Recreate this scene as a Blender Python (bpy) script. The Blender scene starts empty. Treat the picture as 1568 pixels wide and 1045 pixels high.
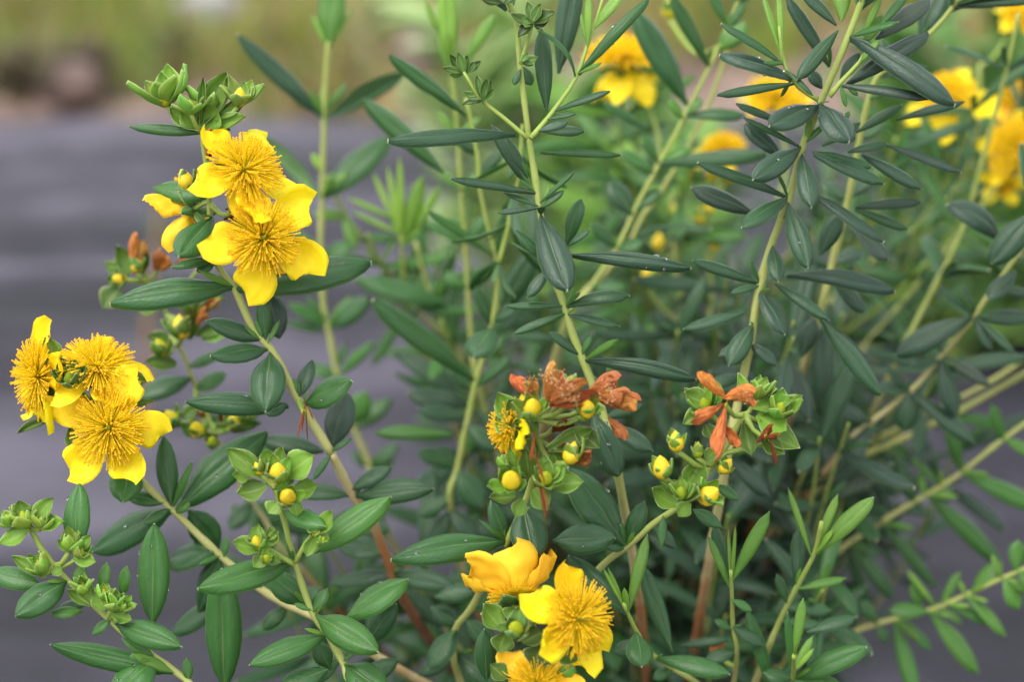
import bpy, math, random
import numpy as np
from mathutils import Vector, Matrix, noise as mnoise

R_ = math.radians
scene = bpy.context.scene
COL = scene.collection
rnd = random.Random(7)

# ------------------------------------------------------------------ camera
CAM_H, PITCH, LENS, SENS, FOCUS = 0.62, 22.0, 60.0, 36.0, 0.548
KPX = SENS / LENS / 1568.0            # metres per photo pixel per metre of depth
cam_d = bpy.data.cameras.new('camera')
cam = bpy.data.objects.new('camera', cam_d); COL.objects.link(cam)
cam.location = (0, 0, CAM_H); cam.rotation_euler = (R_(90 - PITCH), 0, 0)
cam_d.lens = LENS; cam_d.sensor_width = SENS; cam_d.clip_start = 0.02; cam_d.clip_end = 500
cam_d.dof.use_dof = True; cam_d.dof.focus_distance = FOCUS; cam_d.dof.aperture_fstop = 4.6
cam_d.dof.aperture_blades = 9
scene.camera = cam
CR = cam.rotation_euler.to_matrix()

# ------------------------------------------------------------------ world, sun, exposure
world = bpy.data.worlds.new('World'); scene.world = world; world.use_nodes = True
wn = world.node_tree; bg = wn.nodes['Background']
sky = wn.nodes.new('ShaderNodeTexSky'); sky.sky_type = 'NISHITA'; sky.sun_disc = False
SUN_EL, SUN_AZ = 62.0, -130.0          # azimuth from +Y (view direction) towards +X
sky.sun_elevation = R_(SUN_EL); sky.sun_rotation = R_(SUN_AZ)
sky.air_density = 1.0; sky.dust_density = 4.0; sky.ozone_density = 1.0
hs = wn.nodes.new('ShaderNodeHueSaturation'); hs.inputs['Saturation'].default_value = 0.38
wn.links.new(sky.outputs[0], hs.inputs['Color']); cl = wn.nodes.new('ShaderNodeMix'); cl.data_type = 'RGBA'; cl.inputs['Factor'].default_value = 0.6
cl.inputs[7].default_value = (9.3, 9.5, 9.9, 1)
wn.links.new(hs.outputs[0], cl.inputs[6]); wn.links.new(cl.outputs[2], bg.inputs['Color'])
bg.inputs['Strength'].default_value = 0.095
sun_d = bpy.data.lights.new('sun', 'SUN'); sun_d.energy = 1.2; sun_d.angle = R_(45); sun_d.color = (1, .96, .9)
sun = bpy.data.objects.new('sun', sun_d); COL.objects.link(sun)
az = R_(SUN_AZ); el = R_(SUN_EL)
sdir = Vector((math.sin(az) * math.cos(el), math.cos(az) * math.cos(el), math.sin(el)))
sun.rotation_euler = sdir.to_track_quat('Z', 'Y').to_euler(); sun.location = (0, 0, 5)
scene.view_settings.view_transform = 'Standard'; scene.view_settings.look = 'None'
scene.view_settings.exposure = 1.4; scene.view_settings.gamma = 1
scene.render.engine = 'CYCLES'; scene.cycles.use_denoising = True
scene.cycles.max_bounces = 7; scene.cycles.diffuse_bounces = 7; scene.cycles.transmission_bounces = 6; scene.cycles.transparent_max_bounces = 6

# ------------------------------------------------------------------ helpers
def P(x, y, d):                        # photo pixel + distance along the view axis -> world point
    return CR @ Vector(((x - 784) * KPX * d, -(y - 522.5) * KPX * d, -d)) + Vector((0, 0, CAM_H))
def C2W(v): return CR @ Vector(v)
def ground_d(y): return CAM_H / (math.sin(R_(PITCH)) + (y - 522.5) * KPX * math.cos(R_(PITCH)))
def ground_p(x, y): return P(x, y, ground_d(y))
def to_px(p):
    v = CR.transposed() @ (Vector(p) - Vector((0, 0, CAM_H)))
    d = -v.z
    return 784 + v.x / d / KPX, 522.5 - v.y / d / KPX, d
TOCAM = C2W((0, 0, 1)); UPC = C2W((0, 1, 0))

def new_obj(name, me, parent=None, mat=None):
    o = bpy.data.objects.new(name, me); COL.objects.link(o)
    if mat is not None and me is not None and not me.materials: me.materials.append(mat)
    if parent is not None: o.parent = parent
    return o
def tag(o, label, cat=None, group=None, kind=None):
    if label: o['label'] = label
    if cat: o['category'] = cat
    if group: o['group'] = group
    if kind: o['kind'] = kind
    return o
def mesh_from(name, verts, faces, uvs=None, smooth=True, mats=(), midx=None, attrs=None):
    me = bpy.data.meshes.new(name)
    me.from_pydata([tuple(v) for v in verts], [], faces)
    if uvs is not None:
        uv = me.uv_layers.new(name='UVMap')
        li = np.empty(len(me.loops), dtype=np.int32); me.loops.foreach_get('vertex_index', li)
        uv.data.foreach_set('uv', np.asarray(uvs, dtype=np.float32)[li].ravel())
    if attrs:
        for an, arr in attrs.items():
            a = me.attributes.new(an, 'FLOAT_COLOR', 'POINT')
            a.data.foreach_set('color', np.asarray(arr, dtype=np.float32).ravel())
    for m in mats: me.materials.append(m)
    if midx is not None: me.polygons.foreach_set('material_index', np.asarray(midx, dtype=np.int32))
    if smooth: me.polygons.foreach_set('use_smooth', np.ones(len(me.polygons), dtype=bool))
    me.update()
    return me

# ------------------------------------------------------------------ materials
class NT:
    def __init__(s, name):
        s.m = bpy.data.materials.new(name); s.m.use_nodes = True
        s.t = s.m.node_tree; s.t.nodes.clear()
        s.out = s.n('OutputMaterial')
    def n(s, kind, **kw):
        nd = s.t.nodes.new('ShaderNode' + kind)
        for k, v in kw.items():
            if hasattr(nd, k) and k not in nd.inputs: setattr(nd, k, v)
            else: nd.inputs[k].default_value = v
        return nd
    def l(s, a, b): s.t.links.new(a, b)
    def math(s, op, a, b=None, clamp=False):
        nd = s.n('Math'); nd.operation = op; nd.use_clamp = clamp
        for i, v in enumerate((a, b)):
            if v is None: continue
            if isinstance(v, (int, float)): nd.inputs[i].default_value = v
            else: s.l(v, nd.inputs[i])
        return nd.outputs[0]
    def mix(s, f, a, b, blend='MIX'):
        nd = s.n('Mix'); nd.data_type = 'RGBA'; nd.blend_type = blend
        for sock, v in ((nd.inputs['Factor'], f), (nd.inputs[6], a), (nd.inputs[7], b)):
            if isinstance(v, (int, float)): sock.default_value = v
            elif isinstance(v, tuple): sock.default_value = (*v, 1) if len(v) == 3 else v
            else: s.l(v, sock)
        return nd.outputs[2]
    def ramp(s, f, stops):
        nd = s.n('ValToRGB'); e = nd.color_ramp.elements
        while len(e) < len(stops): e.new(0.5)
        for el_, (p, c) in zip(e, stops): el_.position = p; el_.color = (*c, 1)
        s.l(f, nd.inputs[0]); return nd.outputs[0]
    def noise(s, scale, detail=3, rough=.55, vec=None):
        nd = s.n('TexNoise'); nd.inputs['Scale'].default_value = scale; nd.inputs['Detail'].default_value = detail
        nd.inputs['Roughness'].default_value = rough
        if vec is not None: s.l(vec, nd.inputs['Vector'])
        return nd.outputs['Fac']
    def bump(s, h, strength, dist):
        nd = s.n('Bump'); nd.inputs['Strength'].default_value = strength; nd.inputs['Distance'].default_value = dist
        s.l(h, nd.inputs['Height']); return nd.outputs[0]

def thin_shader(t, col, tcol, trans, rough, spec, nrm=None, coat=0.0):
    pr = t.n('BsdfPrincipled'); t.l(col, pr.inputs['Base Color'])
    if isinstance(rough, float): pr.inputs['Roughness'].default_value = rough
    else: t.l(rough, pr.inputs['Roughness'])
    pr.inputs['Specular IOR Level'].default_value = spec
    tr = t.n('BsdfTranslucent'); t.l(tcol, tr.inputs['Color'])
    mx = t.n('MixShader'); mx.inputs[0].default_value = trans
    t.l(pr.outputs[0], mx.inputs[1]); t.l(tr.outputs[0], mx.inputs[2]); t.l(mx.outputs[0], t.out.inputs['Surface'])
    if nrm is not None: t.l(nrm, pr.inputs['Normal'])
    return pr

def leaf_mat(name, joined, under):
    t = NT(name)
    if joined: a = t.n('Attribute'); a.attribute_name = 'tint'; tint = a.outputs['Color']
    else: tint = t.n('ObjectInfo').outputs['Color']
    uv = t.n('UVMap'); sp = t.n('SeparateXYZ'); t.l(uv.outputs[0], sp.inputs[0])
    u, v = sp.outputs[0], sp.outputs[1]
    av = t.math('ABSOLUTE', t.math('SUBTRACT', v, 0.5))
    wid = t.math('SUBTRACT', 0.055, t.math('MULTIPLY', u, 0.042))
    rib = t.math('SUBTRACT', 1.0, t.math('DIVIDE', av, wid), clamp=True)
    geo = t.n('TexCoord')
    nz = t.noise(180.0, 4, .6, geo.outputs['Object']) if joined else t.noise(9.0, 4, .6, geo.outputs['Object'])
    # side veins: faint slanted lines
    wv = t.math('SINE', t.math('MULTIPLY', t.math('SUBTRACT', u, t.math('MULTIPLY', av, 0.55)), 95.0))
    wv = t.math('MULTIPLY', t.math('ADD', wv, 1.0), 0.5)
    c = t.mix(t.math('MULTIPLY', nz, 0.8), t.mix(1.0, tint, (.82, .85, .9), 'MULTIPLY'), t.mix(1.0, tint, (1.55, 1.35, 0.95), 'MULTIPLY'))
    c = t.mix(t.math('MULTIPLY', wv, 0.05), c, t.mix(1.0, tint, (0.7, 0.74, 0.8), 'MULTIPLY'))
    ribc = (0.30, 0.40, 0.16)
    if under:
        c = t.mix(0.30, c, (0.22, 0.33, 0.22))
        c = t.mix(t.math('MULTIPLY', rib, 0.75), c, ribc)
    else:
        c = t.mix(t.math('MULTIPLY', t.math('POWER', rib, 2.0), t.math('SUBTRACT', 0.62, t.math('MULTIPLY', u, 0.45))), c, ribc)
    tipf = t.math('GREATER_THAN', u, 0.99)
    edge = t.math('GREATER_THAN', av, 0.475)
    c = t.mix(t.math('MULTIPLY', edge, 0.35), c, (0.20, 0.30, 0.13))
    c = t.mix(t.math('MULTIPLY', tipf, 0.7), c, (0.6, 0.62, 0.42))
    tc = t.mix(1.0, tint, (2.6, 3.0, 0.75), 'MULTIPLY')
    hgt = t.math('ADD', t.math('MULTIPLY', wv, 0.10), t.math('MULTIPLY', t.noise(26.0 if not joined else 900.0, 2, .5, geo.outputs['Object']), 0.8))
    hgt = t.math('SUBTRACT', hgt, t.math('MULTIPLY', rib, 1.2 if not under else -1.0))
    rn = t.math('ADD', t.math('MULTIPLY', t.noise(14.0 if not joined else 260.0, 3, .6, geo.outputs['Object']), .30), .22 if not under else .32)
    thin_shader(t, c, tc, 0.22, rn, 0.42 if not under else 0.25, t.bump(hgt, 0.35, 0.0006))
    return t.m
M = {}
for j in (0, 1):
    for un in (0, 1): M['leaf%d%d' % (j, un)] = leaf_mat('leaf_%s_%s' % ('mass' if j else 'single', 'lower' if un else 'upper'), j, un)

def petal_mat():
    t = NT('petal'); tint = t.n('ObjectInfo').outputs['Color']
    uv = t.n('UVMap'); sp = t.n('SeparateXYZ'); t.l(uv.outputs[0], sp.inputs[0])
    geo = t.n('TexCoord')
    nz = t.noise(5.0, 3, .5, geo.outputs['Object'])
    mp = t.n('Mapping'); mp.inputs['Scale'].default_value = (1.5, 26, 1); t.l(uv.outputs[0], mp.inputs[0])
    st = t.noise(1.0, 2, .5, mp.outputs[0])
    c = t.mix(t.math('MULTIPLY', nz, 0.5), tint, t.mix(1.0, tint, (0.98, 0.86, 0.8), 'MULTIPLY'))
    c = t.mix(t.math('MULTIPLY', t.math('SUBTRACT', 1.0, sp.outputs[0], clamp=True), 0.18), c, (0.92, 0.62, 0.01))
    tc = t.mix(1.0, tint, (1.1, 1.05, 0.6), 'MULTIPLY')
    thin_shader(t, c, tc, 0.38, 0.5, 0.3, t.bump(st, 0.3, 0.0006))
    return t.m
M['petal'] = petal_mat()

def simple_mat(name, stops, scale, rough=.6, spec=.3, trans=0.0, bumpd=0.0004, use_tint=False, streak=False):
    t = NT(name); geo = t.n('TexCoord')
    vec = geo.outputs['Object']
    if streak:
        uv = t.n('UVMap'); mp = t.n('Mapping'); mp.inputs['Scale'].default_value = (2.5, 16, 1); t.l(uv.outputs[0], mp.inputs[0]); vec = mp.outputs[0]
        nz = t.noise(1.6, 4, .6, vec)
    else: nz = t.noise(scale, 4, .6, vec)
    c = t.ramp(nz, stops)
    if use_tint: c = t.mix(1.0, c, t.n('ObjectInfo').outputs['Color'], 'MULTIPLY')
    tc = t.mix(1.0, c, (1.2, 1.2, .9), 'MULTIPLY')
    thin_shader(t, c, tc, trans, rough, spec, t.bump(nz, 0.6, bumpd))
    return t.m
M['stamen'] = simple_mat('stamen', [(0.3, (0.99, 0.80, 0.03)), (0.7, (0.99, 0.88, 0.08))], 200, .55, .1, .62)
M['anther'] = simple_mat('anther', [(0.3, (0.99, 0.62, 0.03)), (0.7, (0.99, 0.72, 0.07))], 900, .7, .1, .5)
M['withered'] = simple_mat('withered', [(0.25, (0.13, 0.035, 0.010)), (0.46, (0.48, 0.155, 0.032)), (0.7, (0.80, 0.38, 0.12))], 3, .65, .2, .25, .0012, True, True)
M['dry_anther'] = simple_mat('dry_anther', [(0.3, (0.75, 0.45, 0.2)), (0.7, (0.9, 0.68, 0.42))], 900, .7, .1)
M['pistil'] = simple_mat('pistil', [(0.3, (0.35, 0.42, 0.03)), (0.7, (0.5, 0.52, 0.05))], 300, .5, .3)
M['bud'] = simple_mat('bud', [(0.3, (0.72, 0.50, 0.012)), (0.7, (0.86, 0.63, 0.03))], 40, .45, .35, .12, .0002, True)

def sepal_mat():
    t = NT('sepal'); tint = t.n('ObjectInfo').outputs['Color']
    uv = t.n('UVMap'); sp = t.n('SeparateXYZ'); t.l(uv.outputs[0], sp.inputs[0])
    av = t.math('ABSOLUTE', t.math('SUBTRACT', sp.outputs[1], 0.5)); geo = t.n('TexCoord')
    nz = t.noise(6.0, 3, .5, geo.outputs['Object'])
    c = t.mix(t.math('MULTIPLY', nz, 0.6), tint, t.mix(1.0, tint, (0.62, 0.72, 0.6), 'MULTIPLY'))
    rib = t.math('SUBTRACT', 1.0, t.math('DIVIDE', av, 0.05), clamp=True)
    c = t.mix(t.math('MULTIPLY', rib, 0.35), c, (0.45, 0.52, 0.16))
    c = t.mix(t.math('MULTIPLY', t.math('GREATER_THAN', av, 0.455), 0.55), c, (0.52, 0.60, 0.26))
    c = t.mix(t.math('MULTIPLY', t.math('GREATER_THAN', sp.outputs[0], 0.975), 0.6), c, (0.66, 0.66, 0.4))
    tc = t.mix(1.0, tint, (1.3, 1.4, .6), 'MULTIPLY')
    thin_shader(t, c, tc, 0.28, 0.45, 0.35, t.bump(nz, 0.25, 0.0006))
    return t.m
M['sepal'] = sepal_mat()

def stem_mat():
    t = NT('stem'); a = t.n('Attribute'); a.attribute_name = 'tint'; sp = t.n('SeparateColor'); t.l(a.outputs['Color'], sp.inputs[0])
    geo = t.n('TexCoord'); nz = t.noise(120.0, 4, .6, geo.outputs['Object'])
    f = t.math('ADD', sp.outputs[0], t.math('MULTIPLY', t.math('SUBTRACT', nz, 0.5), 0.35), clamp=True)
    c = t.ramp(f, [(0.0, (0.22, 0.32, 0.05)), (0.3, (0.34, 0.36, 0.11)), (0.55, (0.48, 0.41, 0.20)), (0.75, (0.33, 0.14, 0.05)), (1.0, (0.10, 0.05, 0.03))])
    thin_shader(t, c, c, 0.0, 0.5, 0.3, t.bump(nz, 0.5, 0.0008))
    return t.m
M['stem'] = stem_mat()

# ------------------------------------------------------------------ ground
def fabric_h(x, y):
    h = 0.0
    for (yc, amp, w, sl, wob) in ((1.50, .045, .040, .03, .03), (1.66, .022, .03, -.04, .03), (1.30, .032, .05, .05, .04), (1.86, .034, .045, .02, .03),
                                  (1.12, .008, .05, -.05, .05), (2.12, .014, .05, .03, .04)):
        c = yc + sl * x + wob * mnoise.noise(Vector((x * 1.7, yc * 3, 0)))
        a = amp * (0.55 + 0.6 * mnoise.noise(Vector((x * 1.1 + 9, yc * 5, 1))))
        h += max(a, 0) * math.exp(-((y - c) / w) ** 2)
    h += 0.008 * mnoise.noise(Vector((x * 3, y * 3, 4))) + 0.003 * mnoise.noise(Vector((x * 9, y * 9, 2)))
    return h + 0.01
def build_ground():
    t = NT('soil'); geo = t.n('TexCoord'); v = geo.outputs['Object']
    n1 = t.noise(4.6, 5, .6, v); n2 = t.noise(11.0, 5, .65, v); n3 = t.noise(70.0, 4, .6, v)
    c = t.ramp(n1, [(0.30, (0.025, 0.014, 0.012)), (0.43, (0.12, 0.07, 0.055)), (0.55, (0.27, 0.185, 0.15)), (0.70, (0.24, 0.175, 0.10))])
    c = t.mix(t.math('MULTIPLY', n2, 0.7), c, t.ramp(n2, [(0.3, (0.05, 0.028, 0.022)), (0.55, (0.18, 0.125, 0.10)), (0.7, (0.34, 0.26, 0.21))]))
    pr = t.n('BsdfPrincipled'); t.l(c, pr.inputs['Base Color']); pr.inputs['Roughness'].default_value = .9
    t.l(t.bump(t.math('ADD', n2, t.math('MULTIPLY', n3, .4)), 0.8, 0.03), pr.inputs['Normal'])
    t.l(pr.outputs[0], t.out.inputs['Surface'])
    # soil sheet: fine near, coarse to the horizon
    ys = [-20, -2] + list(np.linspace(0, 5, 60)) + [8, 20, 60, 200]
    xs = [-200, -30, -6] + list(np.linspace(-3, 3, 60)) + [6, 30, 200]
    vs = []; fs = []
    for y in ys:
        for x in xs:
            z = 0.0
            if abs(x) <= 3 and 2.3 < y <= 5: z = 0.05 * mnoise.noise(Vector((x * 2.3, y * 2.3, 7))) + 0.02 * mnoise.noise(Vector((x * 9, y * 9, 7)))
            vs.append((x, y, z - 0.03))
    nx = len(xs)
    for j in range(len(ys) - 1):
        for i in range(nx - 1): fs.append((j * nx + i, j * nx + i + 1, (j + 1) * nx + i + 1, (j + 1) * nx + i))
    o = new_obj('ground', mesh_from('ground', vs, fs, mats=[t.m])); tag(o, 'brown bare soil beyond the edge of the landscape fabric', None, kind='structure')
    # landscape fabric
    t = NT('landscape_fabric'); geo = t.n('TexCoord'); v = geo.outputs['Object']
    sp = t.n('SeparateXYZ'); t.l(v, sp.inputs[0])
    wx = t.math('SINE', t.math('MULTIPLY', sp.outputs[0], 2 * math.pi / 0.0042)); wy = t.math('SINE', t.math('MULTIPLY', sp.outputs[1], 2 * math.pi / 0.0042))
    weave = t.math('MULTIPLY', wx, wy)
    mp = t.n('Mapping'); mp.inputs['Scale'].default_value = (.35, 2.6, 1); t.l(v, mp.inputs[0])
    fold_bands = t.noise(2.1, 5, .6, mp.outputs[0]); d2 = t.noise(14.0, 4, .6, v)  # light and dark of the folds painted into the colour as stretched noise bands
    side_shade = t.math('MULTIPLY', t.math('SUBTRACT', t.noise(1.1, 3, .5, v), t.math('ADD', t.math('MULTIPLY', sp.outputs[0], .35), .5)), .28)  # shading painted into the cloth colour: paler left, darker right, broken by noise
    c = t.ramp(t.math('ADD', side_shade, t.math('ADD', t.math('MULTIPLY', fold_bands, .75), t.math('MULTIPLY', d2, .25))), [(0.40, (0.009, 0.009, 0.012)), (0.5, (0.026, 0.024, 0.033)), (0.61, (0.090, 0.082, 0.108))])
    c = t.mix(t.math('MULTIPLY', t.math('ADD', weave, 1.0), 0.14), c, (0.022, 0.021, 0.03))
    pr = t.n('BsdfPrincipled'); t.l(c, pr.inputs['Base Color']); pr.inputs['Roughness'].default_value = .55; pr.inputs['Specular IOR Level'].default_value = .22
    t.l(t.bump(weave, 0.5, 0.0008), pr.inputs['Normal']); t.l(pr.outputs[0], t.out.inputs['Surface'])
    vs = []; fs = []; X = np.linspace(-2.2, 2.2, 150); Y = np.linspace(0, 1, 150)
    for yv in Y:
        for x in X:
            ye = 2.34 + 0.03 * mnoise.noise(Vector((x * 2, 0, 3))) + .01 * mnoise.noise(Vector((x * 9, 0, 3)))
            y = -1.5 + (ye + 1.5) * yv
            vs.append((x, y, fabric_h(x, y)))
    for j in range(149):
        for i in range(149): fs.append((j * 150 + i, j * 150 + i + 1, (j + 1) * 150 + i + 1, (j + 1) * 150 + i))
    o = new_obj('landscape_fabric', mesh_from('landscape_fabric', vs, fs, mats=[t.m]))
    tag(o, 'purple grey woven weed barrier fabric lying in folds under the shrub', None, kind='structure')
build_ground()

# ------------------------------------------------------------------ leaf meshes
def prof(pts, t):
    for (a, va), (b, vb) in zip(pts, pts[1:]):
        if t <= b:
            f = (t - a) / (b - a); f = f * f * (3 - 2 * f) * .5 + f * .5
            return va + (vb - va) * f
    return pts[-1][1]
PROFILES = {
    'leaf':   [(0, .08), (.05, .18), (.14, .50), (.28, .82), (.45, 1), (.62, .97), (.76, .82), (.87, .58), (.94, .35), (.98, .16), (.993, .05), (1, .01)],
    'narrow': [(0, .12), (.05, .20), (.15, .46), (.32, .80), (.52, 1), (.70, .97), (.83, .80), (.92, .53), (.97, .27), (.992, .07), (1, .01)],
    'sepal':  [(0, .28), (.1, .42), (.25, .74), (.42, .97), (.54, 1), (.70, .82), (.84, .50), (.94, .20), (1, .01)],
    'petal':  [(0, .14), (.12, .28), (.35, .68), (.6, .95), (.78, 1), (.9, .86), (.96, .62), (1, .22)],
}
def blade_arrays(kind, bend, seed, nu=14, vlist=(-1, -.82, -.5, -.18, 0, .18, .5, .82, 1), groove=.040, roll=.085, wave=.018, thick=.012, asym=0.0, cup=0.0, curl=0.0, crumple=0.0):
    rs = random.Random(seed); ph = rs.uniform(0, 9)
    top = []; uv = []
    for i in range(nu + 1):
        t_ = i / nu; w = prof(PROFILES[kind], t_) * .5
        zc = bend * 4 * t_ * (1 - t_) - curl * max(0, t_ - .55) ** 2 * 5
        for v in vlist:
            y = v * w + asym * math.sin(t_ * 3) * .1
            y += 0.022 * min(1, w * 4) * mnoise.noise(Vector((t_ * 5 + ph, v * .5, seed)))
            z = zc - roll * abs(v) ** 2.6 * (0.6 + .4 * w * 2) - groove * math.exp(-(v / .13) ** 2) * min(1, w * 3) + wave * mnoise.noise(Vector((t_ * 4 + ph, v * 2, seed * 3.1)))
            z += cup * (v * v) * w * 2 + crumple * (mnoise.noise(Vector((t_ * 5 + ph, v * 3.5, seed * 1.7))) + .5 * math.sin(v * 9 + ph) * t_)
            y += crumple * .5 * mnoise.noise(Vector((t_ * 7 + ph, v * 2, seed * 2.7)))
            x = t_ + (asym * .12 * v * t_ * t_)
            top.append((x, y, z)); uv.append((t_, v * .5 + .5))
    nv = len(vlist); n = len(top)
    vs = list(top) + [(x, y, z - thick * (0.25 + .75 * (1 - abs(u_[1] * 2 - 1)))) for (x, y, z), u_ in zip(top, uv)]
    uvs = uv + uv
    fs = []; mi = []
    for i in range(nu):
        for j in range(nv - 1):
            a = i * nv + j
            fs.append((a, a + nv, a + nv + 1, a + 1)); mi.append(0)
            b = a + n
            fs.append((b, b + 1, b + nv + 1, b + nv)); mi.append(1)
    for i in range(nu):
        a = i * nv; fs.append((a, a + n, a + n + nv, a + nv)); mi.append(1)
        a = i * nv + nv - 1; fs.append((a, a + nv, a + nv + n, a + n)); mi.append(1)
    # make sure the upper side's normal is +Z
    fs2 = [tuple(reversed(f)) for f in fs]
    return vs, fs2, uvs, mi
BENDS = [-.05, .02, .06, .10, .16, .24]
LEAF = {}
for kind in ('leaf', 'narrow'):
    for bi, b in enumerate(BENDS):
        for s in range(2):
            a = blade_arrays(kind, b, s * 7 + bi)
            lo = blade_arrays(kind, b, s * 7 + bi, nu=7, vlist=(-1, -.5, 0, .5, 1))
            me = mesh_from('%s_blade' % kind, a[0], a[1], a[2], mats=[M['leaf00'], M['leaf01']], midx=a[3])
            LEAF[kind, bi, s] = (me, lo)
def blade_mesh(name, kind, mat, bend, seed, **kw):
    a = blade_arrays(kind, bend, seed, **kw)
    return mesh_from(name, a[0], a[1], a[2], mats=[mat])
SEPAL = [blade_mesh('sepal_blade', 'sepal', M['sepal'], b, 40 + i, nu=7, vlist=(-1, -.6, -.2, .2, .6, 1), groove=.02, roll=-.14, wave=.03, thick=.02) for i, b in enumerate((-.12, -.06, .03, -.16))]
PETAL = [blade_mesh('petal_blade', 'petal', M['petal'], b, 60 + i, nu=12, vlist=(-1, -.75, -.45, -.15, .15, .45, .75, 1), groove=.02, roll=r_, wave=.15, thick=.012, asym=a_, curl=c_)
         for i, (b, r_, a_, c_) in enumerate(((.05, -.05, 1.2, .0), (-.05, -.12, 1.4, -.10), (.08, .08, 1.0, .12), (.02, -.16, 1.3, .06), (-.08, -.22, .8, -.12)))]
WPETAL = [blade_mesh('withered_blade', 'petal', M['withered'], b, 80 + i, nu=18, vlist=(-1, -.82, -.64, -.46, -.28, -.1, .1, .28, .46, .64, .82, 1), groove=.06, roll=r_, wave=.22, thick=.02, asym=.8, curl=c_, crumple=.14)
          for i, (b, r_, c_) in enumerate(((.06, .6, .1), (-.08, -.6, -.1), (.12, .8, .2), (.0, -.8, .0), (-.05, .5, -.2)))]

def frame(X, N, sx, sy, sz, loc):
    X = X.normalized(); N = (N - X * N.dot(X))
    if N.length < 1e-4: N = X.orthogonal()
    N.normalize(); Y = N.cross(X)
    return Matrix(((X.x * sx, Y.x * sy, N.x * sz, loc.x), (X.y * sx, Y.y * sy, N.y * sz, loc.y), (X.z * sx, Y.z * sy, N.z * sz, loc.z), (0, 0, 0, 1)))

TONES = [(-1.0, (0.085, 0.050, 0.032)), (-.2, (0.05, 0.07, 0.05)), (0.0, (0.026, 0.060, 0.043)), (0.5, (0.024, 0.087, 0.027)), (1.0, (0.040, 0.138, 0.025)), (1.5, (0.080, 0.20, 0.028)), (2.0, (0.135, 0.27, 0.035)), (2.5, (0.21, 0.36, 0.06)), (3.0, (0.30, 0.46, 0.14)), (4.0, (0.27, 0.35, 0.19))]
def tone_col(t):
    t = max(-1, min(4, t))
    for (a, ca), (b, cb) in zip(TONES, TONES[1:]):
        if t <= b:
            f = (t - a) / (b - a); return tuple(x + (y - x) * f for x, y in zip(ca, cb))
    return TONES[-1][1]

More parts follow.
